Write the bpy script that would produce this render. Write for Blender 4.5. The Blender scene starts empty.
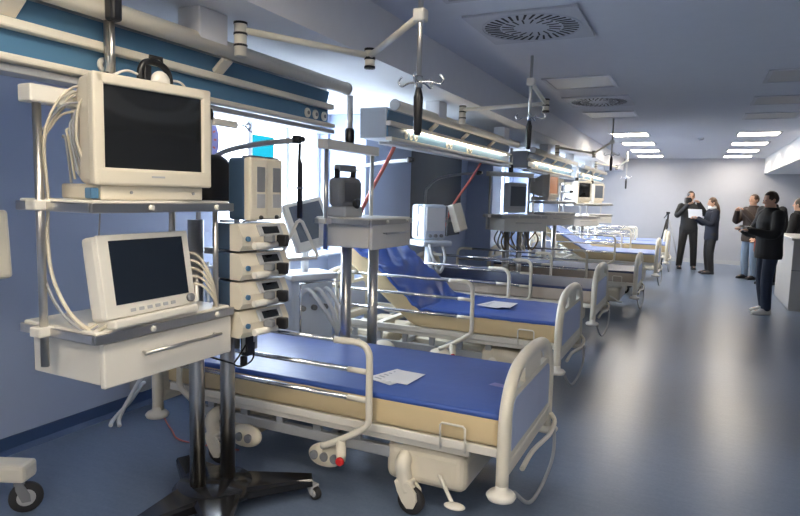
import bpy, bmesh, math, random
from mathutils import Vector, Matrix, noise
random.seed(7)
PI = math.pi
SC = bpy.context.scene
COL = SC.collection

# ------------------------------------------------------------------ camera
F_PX, YAW, PITCH, ROLL, EYE = 615.0, math.radians(25.4), math.radians(5.8), 0.025, 1.6
fw = Vector((-math.sin(YAW) * math.cos(PITCH), math.cos(YAW) * math.cos(PITCH), -math.sin(PITCH)))
r0 = Vector((math.cos(YAW), math.sin(YAW), 0)); u0 = r0.cross(fw)
rt = math.cos(ROLL) * r0 + math.sin(ROLL) * u0
up = -math.sin(ROLL) * r0 + math.cos(ROLL) * u0
cam_d = bpy.data.cameras.new('camera'); cam = bpy.data.objects.new('camera', cam_d); COL.objects.link(cam)
cam.matrix_world = Matrix(((rt.x, up.x, -fw.x, 0), (rt.y, up.y, -fw.y, 0), (rt.z, up.z, -fw.z, EYE), (0, 0, 0, 1)))
cam_d.sensor_width = 36.0; cam_d.lens = F_PX / 800 * 36.0; cam_d.clip_start = 0.05; cam_d.clip_end = 300
SC.camera = cam
# ------------------------------------------------------------------ world, exposure
w = bpy.data.worlds.new('sky'); SC.world = w; w.use_nodes = True
bg = w.node_tree.nodes['Background']
bg.inputs[0].default_value = (0.80, 0.90, 1.0, 1); bg.inputs[1].default_value = 13.0
SC.view_settings.view_transform = 'Standard'; SC.view_settings.look = 'None'
SC.view_settings.exposure = 0.85; SC.view_settings.gamma = 1.0; SC.view_settings.use_curve_mapping = False
SC.cycles.max_bounces = 8; SC.cycles.diffuse_bounces = 4; SC.cycles.sample_clamp_indirect = 6.0
LAMP = 14.0          # lit ceiling panels
# daylight portals in the window openings of the left wall
WINS = [(4.0, 5.75), (10.9, 13.0), (14.3, 16.4)]
WZ0, WZ1 = 0.95, 2.33
for a, b in WINS:
    ld = bpy.data.lights.new('window_portal', 'AREA'); ld.shape = 'RECTANGLE'; ld.size = WZ1 - WZ0; ld.size_y = b - a
    ld.cycles.is_portal = True
    lo = bpy.data.objects.new('window_portal', ld); COL.objects.link(lo)
    lo.location = (-3.70, (a + b) / 2, (WZ0 + WZ1) / 2); lo.rotation_euler = (0, -PI / 2, 0)

# ------------------------------------------------------------------ materials
def mat(name, col, rough=0.5, metal=0.0, var=0.0, scale=8.0, bump=0.0, bscale=60.0, coat=0.0, emit=None, es=0.0, alpha=None, stretch=None, trans=0.0, spec=None):
    m = bpy.data.materials.new(name); m.use_nodes = True
    nt = m.node_tree; b = nt.nodes['Principled BSDF']
    b.inputs['Base Color'].default_value = (*col, 1); b.inputs['Roughness'].default_value = rough
    b.inputs['Metallic'].default_value = metal
    if spec is not None: b.inputs['Specular IOR Level'].default_value = spec
    if coat: b.inputs['Coat Weight'].default_value = coat; b.inputs['Coat Roughness'].default_value = 0.1
    if trans: b.inputs['Transmission Weight'].default_value = trans
    if emit: b.inputs['Emission Color'].default_value = (*emit, 1); b.inputs['Emission Strength'].default_value = es
    tc = nt.nodes.new('ShaderNodeTexCoord'); mp = nt.nodes.new('ShaderNodeMapping')
    nt.links.new(tc.outputs['Object'], mp.inputs[0])
    if stretch: mp.inputs['Scale'].default_value = stretch
    n = nt.nodes.new('ShaderNodeTexNoise'); n.inputs['Scale'].default_value = scale; n.inputs['Detail'].default_value = 5
    nt.links.new(mp.outputs[0], n.inputs['Vector'])
    mx = nt.nodes.new('ShaderNodeMix'); mx.data_type = 'RGBA'
    v = max(var, 0.03)
    mx.inputs[6].default_value = (*[c * (1 - v) for c in col], 1); mx.inputs[7].default_value = (*[min(1, c * (1 + v)) for c in col], 1)
    nt.links.new(n.outputs['Fac'], mx.inputs[0]); nt.links.new(mx.outputs[2], b.inputs['Base Color'])
    if bump:
        n2 = nt.nodes.new('ShaderNodeTexNoise'); n2.inputs['Scale'].default_value = bscale; n2.inputs['Detail'].default_value = 3
        nt.links.new(mp.outputs[0], n2.inputs['Vector'])
        bp = nt.nodes.new('ShaderNodeBump'); bp.inputs['Strength'].default_value = bump; bp.inputs['Distance'].default_value = 0.01
        nt.links.new(n2.outputs['Fac'], bp.inputs['Height']); nt.links.new(bp.outputs[0], b.inputs['Normal'])
    return m

def floor_mat():
    m = mat('vinyl_floor', (0.085, 0.135, 0.225), 0.26)
    nt = m.node_tree; b = nt.nodes['Principled BSDF']
    tc = nt.nodes.new('ShaderNodeTexCoord')
    mp = nt.nodes.new('ShaderNodeMapping'); mp.inputs['Scale'].default_value = (3.0, 14.0, 1); mp.inputs['Rotation'].default_value = (0, 0, 0.2)
    nt.links.new(tc.outputs['Object'], mp.inputs[0])
    n1 = nt.nodes.new('ShaderNodeTexNoise'); n1.inputs['Scale'].default_value = 2.2; n1.inputs['Detail'].default_value = 8; n1.inputs['Roughness'].default_value = 0.65
    nt.links.new(mp.outputs[0], n1.inputs['Vector'])
    n2 = nt.nodes.new('ShaderNodeTexNoise'); n2.inputs['Scale'].default_value = 55; n2.inputs['Detail'].default_value = 3
    nt.links.new(tc.outputs['Object'], n2.inputs['Vector'])
    ad = nt.nodes.new('ShaderNodeMath'); ad.operation = 'ADD'
    nt.links.new(n1.outputs['Fac'], ad.inputs[0]); nt.links.new(n2.outputs['Fac'], ad.inputs[1])
    rp = nt.nodes.new('ShaderNodeValToRGB')
    rp.color_ramp.elements[0].position = 0.25; rp.color_ramp.elements[0].color = (0.112, 0.155, 0.240, 1)
    rp.color_ramp.elements[1].position = 0.78; rp.color_ramp.elements[1].color = (0.178, 0.230, 0.335, 1)
    hv = nt.nodes.new('ShaderNodeMath'); hv.operation = 'MULTIPLY'; hv.inputs[1].default_value = 0.5
    nt.links.new(ad.outputs[0], hv.inputs[0]); nt.links.new(hv.outputs[0], rp.inputs[0]); nt.links.new(rp.outputs[0], b.inputs['Base Color'])
    r2 = nt.nodes.new('ShaderNodeMapRange'); r2.inputs[3].default_value = 0.280; r2.inputs[4].default_value = 0.325
    nt.links.new(n1.outputs['Fac'], r2.inputs[0]); nt.links.new(r2.outputs[0], b.inputs['Roughness'])
    bp = nt.nodes.new('ShaderNodeBump'); bp.inputs['Strength'].default_value = 0.008; bp.inputs['Distance'].default_value = 0.01
    nt.links.new(n1.outputs['Fac'], bp.inputs['Height']); nt.links.new(bp.outputs[0], b.inputs['Normal'])
    return m

M = dict(
    floor=floor_mat(),
    ceil=mat('ceiling_paint', (0.74, 0.76, 0.82), 0.7, var=0.03),
    soffit=mat('soffit_paint', (0.84, 0.84, 0.86), 0.7),
    wall=mat('blue_wall_paint', (0.44, 0.52, 0.72), 0.55, var=0.03, scale=3),
    backwall=mat('grey_wall_paint', (0.47, 0.48, 0.53), 0.6, var=0.02),
    cove=mat('dark_blue_coving', (0.045, 0.085, 0.20), 0.4),
    white=mat('white_frame', (0.80, 0.82, 0.85), 0.4),
    cream=mat('cream_enamel', (0.80, 0.75, 0.64), 0.35, var=0.02),
    creamp=mat('cream_plastic', (0.74, 0.68, 0.56), 0.42, var=0.02),
    offw=mat('white_enamel', (0.80, 0.77, 0.70), 0.33, var=0.02),
    pale=mat('pale_blue_plastic', (0.66, 0.72, 0.82), 0.4),
    steel=mat('brushed_steel', (0.62, 0.60, 0.57), 0.28, 1.0, var=0.06, scale=20, stretch=(8, 8, 0.4)),
    chrome=mat('chrome', (0.80, 0.80, 0.80), 0.14, 1.0),
    dsteel=mat('dark_steel', (0.30, 0.30, 0.31), 0.3, 1.0),
    black=mat('black_plastic', (0.012, 0.012, 0.014), 0.35),
    blackgl=mat('black_gloss_base', (0.010, 0.010, 0.012), 0.16, coat=0.3),
    rubber=mat('dark_rubber', (0.03, 0.03, 0.033), 0.6),
    grey=mat('grey_plastic', (0.22, 0.23, 0.25), 0.45),
    lgrey=mat('light_grey_plastic', (0.45, 0.46, 0.48), 0.45),
    screen=mat('crt_glass', (0.012, 0.013, 0.014), 0.10, coat=0.4),
    screenb=mat('flat_screen', (0.012, 0.018, 0.030), 0.22),
    screeng=mat('grey_screen', (0.14, 0.16, 0.19), 0.25),
    screeno=mat('lit_orange_screen', (0.3, 0.14, 0.07), 0.3, emit=(0.75, 0.33, 0.17), es=0.22),
    mblue=mat('blue_mattress_cover', (0.045, 0.105, 0.40), 0.42, var=0.08, scale=5, bump=0.25, bscale=9),
    mnavy=mat('navy_mattress_cover', (0.035, 0.05, 0.13), 0.45, var=0.08, scale=5, bump=0.2, bscale=9),
    mpale=mat('pale_blue_sheet', (0.25, 0.33, 0.62), 0.6, var=0.08, scale=5, bump=0.3, bscale=9),
    mside=mat('cream_mattress_side', (0.70, 0.56, 0.33), 0.5, var=0.06, scale=6, bump=0.15, bscale=12),
    msidep=mat('beige_mattress_side', (0.52, 0.44, 0.36), 0.5, var=0.06, scale=6),
    fpanel=mat('lilac_panel', (0.47, 0.54, 0.76), 0.4, var=0.04),
    spanel=mat('teal_blue_panel', (0.085, 0.20, 0.34), 0.35, var=0.04),
    beam=mat('beam_cream', (0.80, 0.75, 0.64), 0.32),
    bbody=mat('beam_grey_body', (0.48, 0.50, 0.53), 0.35, 0.3),
    pumpb=mat('pump_blue_grey', (0.045, 0.085, 0.15), 0.4),
    red=mat('red_plastic', (0.65, 0.02, 0.02), 0.35),
    redhose=mat('red_hose', (0.60, 0.16, 0.13), 0.4),
    cable=mat('cream_cable', (0.66, 0.60, 0.48), 0.45),
    gcable=mat('grey_cable', (0.32, 0.32, 0.34), 0.45),
    bhose=mat('brown_hose', (0.20, 0.13, 0.07), 0.4),
    paper=mat('paper', (0.80, 0.80, 0.82), 0.5),
    ink=mat('grey_ink', (0.42, 0.44, 0.50), 0.6),
    cyan=mat('cyan_facade', (0.002, 0.042, 0.052), 1.0, spec=0.0),
    facade=mat('white_facade', (0.82, 0.84, 0.86), 0.8),
    ground=mat('pale_ground', (0.55, 0.57, 0.58), 0.9),
    lilac=mat('lilac_print', (0.30, 0.30, 0.62), 0.5),
    darkp=mat('dark_blind', (0.035, 0.05, 0.085), 0.5, var=0.15, scale=1.5, stretch=(1, 6, 0.3)),
    pier=mat('slate_blue_screen', (0.20, 0.26, 0.40), 0.6),
    lampon=mat('lit_diffuser', (0.9, 0.9, 0.88), 0.4, emit=(1.0, 0.89, 0.73), es=LAMP),
    strip=mat('lit_lamp_strip', (0.9, 0.85, 0.7), 0.4, emit=(1.0, 0.86, 0.62), es=5.0),
    lampoff=mat('unlit_diffuser', (0.50, 0.51, 0.53), 0.35),
    vent=mat('vent_plate', (0.58, 0.60, 0.66), 0.45),
    ventd=mat('vent_dark', (0.02, 0.02, 0.025), 0.7),
    skin=mat('skin', (0.55, 0.32, 0.22), 0.5),
    hairb=mat('dark_brown_hair', (0.025, 0.016, 0.011), 0.45), hairl=mat('brown_hair', (0.10, 0.055, 0.03), 0.45),
    cblack=mat('black_cloth', (0.010, 0.010, 0.012), 0.8), cnavy=mat('navy_cloth', (0.012, 0.015, 0.030), 0.8),
    cbrown=mat('brown_cloth', (0.040, 0.025, 0.020), 0.7), cdark=mat('charcoal_cloth', (0.020, 0.020, 0.022), 0.8),
    jeansd=mat('dark_denim', (0.020, 0.030, 0.060), 0.8), jeansl=mat('light_denim', (0.20, 0.27, 0.38), 0.8),
    scarf=mat('white_scarf', (0.70, 0.68, 0.66), 0.8), shoew=mat('white_shoe', (0.75, 0.75, 0.75), 0.5),
    deskw=mat('desk_laminate', (0.56, 0.55, 0.54), 0.4), orange=mat('orange_brown_bag', (0.25, 0.05, 0.03), 0.6),
)

# ------------------------------------------------------------------ mesh helpers
class MB:
    """collects shapes into one mesh"""
    def __init__(s): s.bm = bmesh.new()
    def _n(s, faces, smooth):
        for f in faces: f.smooth = smooth
    def box(s, c, d, bev=0.0, rot=None, seg=2):
        before = set(s.bm.faces)
        r = bmesh.ops.create_cube(s.bm, size=1.0)
        mt = Matrix.Translation(c) @ (rot.to_4x4() if rot else Matrix()) @ Matrix.Diagonal((*d, 1))
        vs = r['verts']; bmesh.ops.transform(s.bm, matrix=mt, verts=vs)
        if bev > 0:
            es = list({e for v in vs for e in v.link_edges})
            bmesh.ops.bevel(s.bm, geom=es, offset=min(bev, min(d) * 0.49), segments=seg, profile=0.5, affect='EDGES')
        return s
    def tube(s, pts, r, seg=12, closed=False, cap=True, rr=None, flat=None):
        pts = [Vector(p) for p in pts]; n = len(pts)
        rs = rr if rr else [r] * n
        rings = []; prev = None
        for i, p in enumerate(pts):
            if closed: t = (pts[(i + 1) % n] - pts[i - 1])
            else: t = (pts[min(i + 1, n - 1)] - pts[max(i - 1, 0)])
            if t.length < 1e-9: t = Vector((0, 0, 1))
            t.normalize()
            if prev is None:
                a = Vector((1, 0, 0)) if abs(t.x) < 0.9 else Vector((0, 1, 0))
                if flat is not None: a = Vector(flat)
                x = (a - t * a.dot(t)).normalized()
            else:
                x = prev - t * prev.dot(t)
                x = x.normalized() if x.length > 1e-6 else t.orthogonal().normalized()
            prev = x; y = t.cross(x)
            rad = rs[i]; ra, rb = rad if isinstance(rad, tuple) else (rad, rad)
            rings.append([s.bm.verts.new(p + x * ra * math.cos(2 * PI * k / seg) + y * rb * math.sin(2 * PI * k / seg)) for k in range(seg)])
        m = n if closed else n - 1
        for i in range(m):
            A, B = rings[i], rings[(i + 1) % n]
            for k in range(seg):
                f = s.bm.faces.new((A[k], A[(k + 1) % seg], B[(k + 1) % seg], B[k])); f.smooth = True
        if cap and not closed:
            s.bm.faces.new(list(reversed(rings[0]))); s.bm.faces.new(rings[-1])
        return s
    def cyl(s, p0, p1, r, r1=None, seg=20):
        return s.tube([p0, p1], r, seg, rr=[r, r if r1 is None else r1])
    def lathe(s, prof, c=(0, 0, 0), axis='z', seg=24):
        # prof: list of (radius, height)
        ax = {'z': Matrix(), 'x': Matrix.Rotation(PI / 2, 4, 'Y'), 'y': Matrix.Rotation(-PI / 2, 4, 'X')}[axis]
        rings = []
        for r, h in prof:
            rings.append([s.bm.verts.new(Vector(c) + ax @ Vector((max(r, 1e-4) * math.cos(2 * PI * k / seg), max(r, 1e-4) * math.sin(2 * PI * k / seg), h))) for k in range(seg)])
        for A, B in zip(rings, rings[1:]):
            for k in range(seg):
                f = s.bm.faces.new((A[k], A[(k + 1) % seg], B[(k + 1) % seg], B[k])); f.smooth = True
        s.bm.faces.new(list(reversed(rings[0]))); s.bm.faces.new(rings[-1])
        return s
    def ball(s, c, d, seg=16, rings=10):
        r = bmesh.ops.create_uvsphere(s.bm, u_segments=seg, v_segments=rings, radius=1.0)
        d = d if isinstance(d, (tuple, list, Vector)) else (d, d, d)
        bmesh.ops.transform(s.bm, matrix=Matrix.Translation(c) @ Matrix.Diagonal((*d, 1)), verts=r['verts'])
        for v in r['verts']:
            for f in v.link_faces: f.smooth = True
        return s
    def prism(s, poly, axis, a, b, smooth=False):
        # poly 2-D outline extruded along axis from a to b
        def P(u, v, h): return {'x': (h, u, v), 'y': (u, h, v), 'z': (u, v, h)}[axis]
        A = [s.bm.verts.new(P(u, v, a)) for u, v in poly]; B = [s.bm.verts.new(P(u, v, b)) for u, v in poly]
        n = len(poly)
        for k in range(n):
            f = s.bm.faces.new((A[k], A[(k + 1) % n], B[(k + 1) % n], B[k])); f.smooth = smooth
        s.bm.faces.new(list(reversed(A))); s.bm.faces.new(B)
        return s
    def loft(s, rings, smooth=True, cap=True):
        R = [[s.bm.verts.new(p) for p in ring] for ring in rings]; n = len(R[0])
        for A, B in zip(R, R[1:]):
            for k in range(n):
                f = s.bm.faces.new((A[k], A[(k + 1) % n], B[(k + 1) % n], B[k])); f.smooth = smooth
        if cap: s.bm.faces.new(list(reversed(R[0]))); s.bm.faces.new(R[-1])
        return s
    def xf(s, m):
        bmesh.ops.transform(s.bm, matrix=m, verts=s.bm.verts[:]); return s
    def build(s, name, m, parent=None, label=None, kind=None):
        bmesh.ops.recalc_face_normals(s.bm, faces=s.bm.faces[:])
        me = bpy.data.meshes.new(name); s.bm.to_mesh(me); s.bm.free()
        me.materials.append(M[m] if isinstance(m, str) else m)
        o = bpy.data.objects.new(name, me); COL.objects.link(o)
        if parent: o.parent = parent
        if label: o['label'] = label
        if kind: o['kind'] = kind
        return o

def rot(z=0, y=0, x=0):
    return (Matrix.Rotation(z, 3, 'Z') @ Matrix.Rotation(y, 3, 'Y') @ Matrix.Rotation(x, 3, 'X'))
def tag(o, label, cat, group=None, kind=None):
    o['label'] = label; o['category'] = cat
    if group: o['group'] = group
    if kind: o['kind'] = kind
    return o
def thing(name, label, cat, loc=(0, 0, 0), rz=0.0, group=None, rx=0.0, ry=0.0):
    o = bpy.data.objects.new(name, None); o.empty_display_size = 0.1; COL.objects.link(o)
    o.location = loc; o.rotation_euler = (rx, ry, rz)
    return tag(o, label, cat, group)
def struct(name, mb, m, parent=None):
    return mb.build(name, m, parent, kind=None if parent else 'structure')
def arc(c, r, a0, a1, n, f):
    """points on an arc; f maps (u, v) to 3-D"""
    return [f(c[0] + r * math.cos(a0 + (a1 - a0) * i / n), c[1] + r * math.sin(a0 + (a1 - a0) * i / n)) for i in range(n + 1)]
def smooth_path(pts, n=6):
    """Catmull-Rom"""
    P = [Vector(p) for p in pts]; P = [2 * P[0] - P[1]] + P + [2 * P[-1] - P[-2]]
    out = []
    for i in range(1, len(P) - 2):
        for k in range(n):
            t = k / n
            a, b, c, d = P[i - 1], P[i], P[i + 1], P[i + 2]
            out.append(0.5 * ((2 * b) + (c - a) * t + (2 * a - 5 * b + 4 * c - d) * t * t + (3 * b - a - 3 * c + d) * t ** 3))
    out.append(P[-2]); return out
def copy_tree(o, parent=None):
    c = o.copy(); COL.objects.link(c)
    if parent: c.parent = parent
    for ch in list(o.children): copy_tree(ch, c)
    return c

# ------------------------------------------------------------------ the room
XL, XR, YN, YB = -3.63, 5.2, -4.6, 18.4
ZC, ZL, XS, XB, ZR = 2.78, 2.45, -1.87, 1.55, 2.38
struct('floor', MB().box(((XL + XR) / 2, (YN + YB) / 2, -0.05), (XR - XL + 0.4, YB - YN + 0.4, 0.1)), 'floor')
struct('ceiling', MB().box(((XS + XB) / 2, (YN + YB) / 2, ZC + 0.05), (XB - XS, YB - YN + 0.4, 0.1)), 'ceil')
struct('trim_1', MB().box(((XL + XS) / 2 - 0.1, (YN + YB) / 2, ZL + 0.215), (XS - XL + 0.2, YB - YN + 0.4, 0.43)), 'soffit')     # lower ceiling along the windows
struct('trim_2', MB().box(((XB + XR) / 2 + 0.1, (YN + YB) / 2, ZR + 0.25), (XR - XB + 0.2, YB - YN + 0.4, 0.5)), 'soffit')      # lower ceiling on the right
wl = MB()
ys = [YN - 0.2]
for a, b in WINS: ys += [a, b]
ys.append(YB + 0.2)
for i in range(0, len(ys), 2):
    wl.box((XL - 0.12, (ys[i] + ys[i + 1]) / 2, 1.4), (0.24, ys[i + 1] - ys[i], 2.8))
for a, b in WINS:
    wl.box((XL - 0.12, (a + b) / 2, WZ0 / 2), (0.24, b - a, WZ0)); wl.box((XL - 0.12, (a + b) / 2, (WZ1 + 2.8) / 2), (0.24, b - a, 2.8 - WZ1))
struct('wall_left', wl, 'wall')
struct('wall_back', MB().box(((XL + XR) / 2, YB + 0.1, 1.45), (XR - XL + 0.4, 0.2, 2.9)), 'backwall')
struct('wall_right', MB().box((XR + 0.1, (YN + YB) / 2, 1.45), (0.2, YB - YN + 0.4, 2.9)), 'backwall')
struct('wall_front', MB().box(((XL + XR) / 2, YN - 0.1, 1.45), (XR - XL + 0.4, 0.2, 2.9)), 'backwall')
struct('baseboard_left', MB().prism([(XL, 0), (XL + 0.045, 0), (XL + 0.02, 0.03), (XL + 0.012, 0.10), (XL, 0.10)], 'y', YN, YB), 'cove')
struct('baseboard_back', MB().prism([(YB, 0), (YB - 0.03, 0), (YB - 0.012, 0.10), (YB, 0.10)], 'x', XL + 0.05, XR), 'bbody')
for i, (a, b) in enumerate(WINS):
    fr = thing('window_%d' % (i + 1), '', ''); del fr['label']; del fr['category']; fr['kind'] = 'structure'
    m = MB(); x = XL - 0.14; t = 0.07
    mid = [a + (b - a) * k / 3 for k in range(4)]
    for k, yy in enumerate(mid): m.box((x, min(max(yy, a + t / 2), b - t / 2), (WZ0 + WZ1) / 2), (0.08, t, WZ1 - WZ0), 0.008)
    for zz in (WZ0 + t / 2, WZ1 - t / 2): m.box((x, (a + b) / 2, zz), (0.078, b - a - 0.01, t), 0.008)
    m.build('window_frame', 'white', fr)
    MB().box((XL + 0.02, (a + b) / 2, WZ0 + 0.012), (0.30, b - a + 0.08, 0.024), 0.006).build('window_sill', 'white', fr)
# dark blind between the piers, seen under the second supply beam, and the slate screen beside it
t = thing('roller_blind', 'dark slate blind pulled down on the left wall beyond the pale blue wall pier', 'blind', (XL + 0.02, 8.65, 0.95))
MB().box((0.012, 0, 0.72), (0.012, 2.5, 1.4)).build('blind_cloth', 'darkp', t)
MB().cyl((0.03, -1.27, 1.44), (0.03, 1.27, 1.44), 0.028).build('roller', 'white', t)
struct('trim_3', MB().box((XL + 0.22, 6.36, 1.225), (0.48, 1.16, 2.45), .01), 'wall')      # wall piers beside the windows
struct('trim_4', MB().box((XL + 0.22, 10.60, 1.225), (0.48, 0.55, 2.45), .01), 'wall')
struct('trim_5', MB().box((XL + 0.22, 13.65, 1.225), (0.48, 0.60, 2.45), .01), 'wall')
# outside
g = MB().box((-18, 8, -0.6), (28, 60, 0.1)).build('outdoor_ground', 'ground'); g['kind'] = 'structure'
t = thing('building', 'pale building with a cyan glazed bay seen through the bright window', 'building', (-11.5, 14.2, -0.5))
MB().box((0, 0, 3.5), (2, 9, 7)).build('facade', 'facade', t)
MB().box((1.05, -1.0, 3.20), (0.15, 1.05, .75)).build('glazed_bay', 'cyan', t)

# ------------------------------------------------------------------ ceiling lamps and vents
def ceiling_light(x, y, on, label, group=None, sx=0.62, sy=0.60):
    t = thing('ceiling_light', label, 'ceiling light', (x, y, ZC), 0, group)
    m = MB()
    for s in (-1, 1):
        m.box((s * sx / 2, 0, -0.006), (0.035, sy + 0.035, 0.012)); m.box((0, s * sy / 2, -0.006), (sx - 0.035, 0.035, 0.012))
    m.build('frame', 'vent', t)
    MB().box((0, 0, -0.004), (sx - 0.03, sy - 0.03, 0.006)).build('diffuser', 'lampon' if on else 'lampoff', t, 'lit white diffuser' if on else None)
ordn = ['nearest', 'second nearest', 'third nearest', 'farthest']
for k in range(4):
    ceiling_light(-1.12, 11.75 + 1.85 * k, True, 'lit square ceiling panel, %s of the four lit ones on the left' % ordn[k], 'lit ceiling panels')
    ceiling_light(0.88, 12.0 + 1.85 * k, True, 'lit square ceiling panel, %s of the four lit ones on the right' % ordn[k], 'lit ceiling panels')
for x, y, l in ((-1.12, 6.5, 'unlit square ceiling panel just before the small far round vent'), (-1.12, 9.0, 'unlit square ceiling panel between the far round vent and the lit panels'),
                (-1.12, 3.30, 'unlit square ceiling panel at top edge, before the big round vent'),
                (0.84, 6.7, 'unlit ceiling panel on the right, nearest of three in a row'), (0.84, 8.2, 'unlit ceiling panel on the right, middle of three in a row'), (0.84, 9.6, 'unlit ceiling panel on the right, last before the lit ones')):
    ceiling_light(x, y, False, l, 'unlit ceiling panels')
for x in (-1.12, 0.96):  # unseen lit panels added around the camera to brighten the nearest equipment
    for y in (1.1, -0.4, -1.9, -3.4): ceiling_light(x, y, True, 'added square ceiling panel out of view, brightening the foreground', 'added ceiling panels out of view')
def ceiling_vent(x, y, label):
    t = thing('ceiling_vent', label, 'air vent', (x, y, ZC), 0, 'round ceiling vents')
    MB().box((0, 0, -0.008), (0.74, 0.76, 0.016), 0.004).build('plate', 'vent', t)
    m = MB(); n = 36
    for k in range(n):
        a = 2 * PI * k / n
        for ra, rb in ((0.12, 0.20), (0.215, 0.315)):
            if ra < 0.2 and k % 2: continue
            aa = a + 0.25
            p = Vector((math.cos(a) * ra, math.sin(a) * ra, -0.0165)); q = Vector((math.cos(aa) * 0 + math.cos(a + 0.12) * rb, math.sin(a + 0.12) * rb, -0.0165))
            d = (q - p); nn = Vector((-d.y, d.x, 0)).normalized()
            wdt = 0.0085 if ra > 0.2 else 0.006
            vs = [p - nn * wdt * .7, q - nn * wdt, q + nn * wdt, p + nn * wdt * .7]
            m.prism([(v.x, v.y) for v in vs], 'z', -0.0185, -0.0160)
    m.build('swirl_slots', 'ventd', t)
    MB().tube([(0.335 * math.cos(2 * PI * i / 40), 0.335 * math.sin(2 * PI * i / 40), -0.016) for i in range(40)], 0.006, 8, closed=True).build('ring', 'vent', t)
ceiling_vent(-1.09, 4.30, 'large round swirl air vent in the ceiling near the front')
ceiling_vent(-1.11, 7.75, 'far round swirl air vent in the ceiling, past the first unlit panel')
t = thing('smoke_detector', 'small white smoke detector on ceiling midway down the room', 'smoke detector', (0.02, 12.6, ZC))
MB().lathe([(0.05, 0), (0.05, -.02), (0.03, -.045), (0.0, -.047)]).build('detector_body', 'vent', t)

# ------------------------------------------------------------------ supply beams above the beds
def supply_beam(y0, y1, label, sockets, arms=True, col_y=None, arm=None, lit=False):
    t = thing('supply_beam', label, 'supply beam', (-2.15, y0, 0), 0, 'ceiling supply beams')
    L = y1 - y0
    MB().tube([(0, 0, 2.30), (0, L, 2.30)], 0.040, 24).build('tube', 'beam', t)
    MB().cyl((0, L, 2.30), (0, L + .02, 2.30), 0.043).cyl((0, -.02, 2.30), (0, 0, 2.30), 0.043).build('end_cap', 'steel', t)
    MB().box((-.20, (L - .1) / 2, 2.17), (.24, L - .1, .24), .01).build('body', 'bbody', t)
    MB().box((-.075, (L - .1) / 2, 2.225), (.012, L - .12, .085), rot=rot(0, 0.25)).build('upper_panel', 'spanel', t)
    MB().box((-.055, (L - .1) / 2, 2.165), (.05, L - .08, .036), .008).build('middle_rail', 'beam', t)
    MB().box((-.075, (L - .1) / 2, 2.10), (.012, L - .12, .10)).build('socket_panel', 'spanel', t)
    MB().box((-.05, (L - .1) / 2, 2.045), (.06, L - .08, .026), .008).build('bottom_rail', 'beam', t)
    MB().box((-.10, L / 2 - .02, 2.012), (.10, L - .06, .028), .006).build('light_strip', 'bbody', t)
    for yy in (L * .24, L * .475, L * .727):
        MB().box((-.035, yy, 2.225), (.09, .07, .022), .006, rot(0, -.7)).build('bracket', 'beam', t)
    if lit: MB().box((-.045, L / 2, 2.140), (.035, L * .8, .014), .003).build('lit_strip', 'strip', t, 'lit warm lamp strip')
    for yy in sockets:
        s = MB().lathe([(.030, 0), (.030, .008), (.024, .012)], (-.070, yy, 2.10), 'x').build('socket', 'offw', t)
        MB().lathe([(.012, 0), (.012, .003)], (-.058, yy, 2.10), 'x').build('socket_hole', 'grey', s)
    for cy in (col_y or []):
        MB().box((-.03, cy, 2.375), (.14, .19, .15), .008).build('ceiling_column', 'soffit', t)
    if arm:
        A, B, Cc = [Vector(p) for p in arm]        # in local coordinates
        a = MB().cyl(A - Vector((0, 0, .10)), A + Vector((0, 0, .06)), .030).build('arm_post', 'beam', t)
        for dz in (-.055, .0, .05): MB().cyl(A + Vector((0, 0, dz)), A + Vector((0, 0, dz + .010)), .033).build('post_ring', 'black', a)
        m = MB().tube([A + Vector((0, 0, .025)), B + Vector((0, 0, .02))], .017); m.build('lower_arm', 'beam', t)
        j = MB().cyl(B - Vector((0, 0, .045)), B + Vector((0, 0, .055)), .026).build('arm_joint', 'beam', t)
        for dz in (-.045, .0, .045): MB().cyl(B + Vector((0, 0, dz)), B + Vector((0, 0, dz + .012)), .029).build('joint_ring', 'black', j)
        MB().tube([B + Vector((0, 0, .02)), Cc], .016).build('upper_arm', 'beam', t)
        MB().box(Cc, (.055, .055, .055), .01).build('pole_holder', 'offw', t)
    return t
def Lc(p, y0): return (p[0] + 2.15, p[1] - y0, p[2])
P1 = (-1.10, 2.46); P2 = (-1.10, 4.40); P3 = (-1.10, 9.15)
supply_beam(-0.6, 3.62, 'nearest ceiling supply beam, thick cream tube over the first bed', (3.27 + .6, 3.36 + .6, 3.46 + .6, 1.80 + .6), col_y=(2.33 + .6, 0.6),
            arm=[Lc((-2.03, 2.42, 2.35), -.6), Lc((-1.58, 2.90, 2.30), -.6), Lc((P1[0], P1[1], 2.36), -.6)])
supply_beam(4.38, 8.0, 'second ceiling supply beam, grey metal end facing over the second bed', (.35, .45, .55, 1.3, 1.4, 1.9, 2.0), lit=True, col_y=(.9, 3.0),
            arm=[Lc((-1.95, 5.35, 2.36), 4.38), Lc((-1.10, 4.90, 2.32), 4.38), Lc((P2[0], P2[1], 2.42), 4.38)])
supply_beam(8.9, 12.5, 'third ceiling supply beam beyond the lifting pole stations', (.5, .6, 1.5, 1.6), lit=True, col_y=(.9, 3.0),
            arm=[Lc((-1.95, 9.6, 2.36), 8.9), Lc((-1.45, 9.9, 2.30), 8.9), Lc((P3[0], P3[1], 2.42), 8.9)])
supply_beam(13.3, 16.9, 'farthest ceiling supply beam by the grey end wall', (.5, .6, 1.5, 1.6), lit=True, col_y=(.9, 3.0),
            arm=[Lc((-1.95, 13.7, 2.36), 13.3), Lc((-1.55, 13.9, 2.30), 13.3), Lc((-1.30, 13.4, 2.42), 13.3)])
P4 = (-1.30, 13.4)

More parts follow.
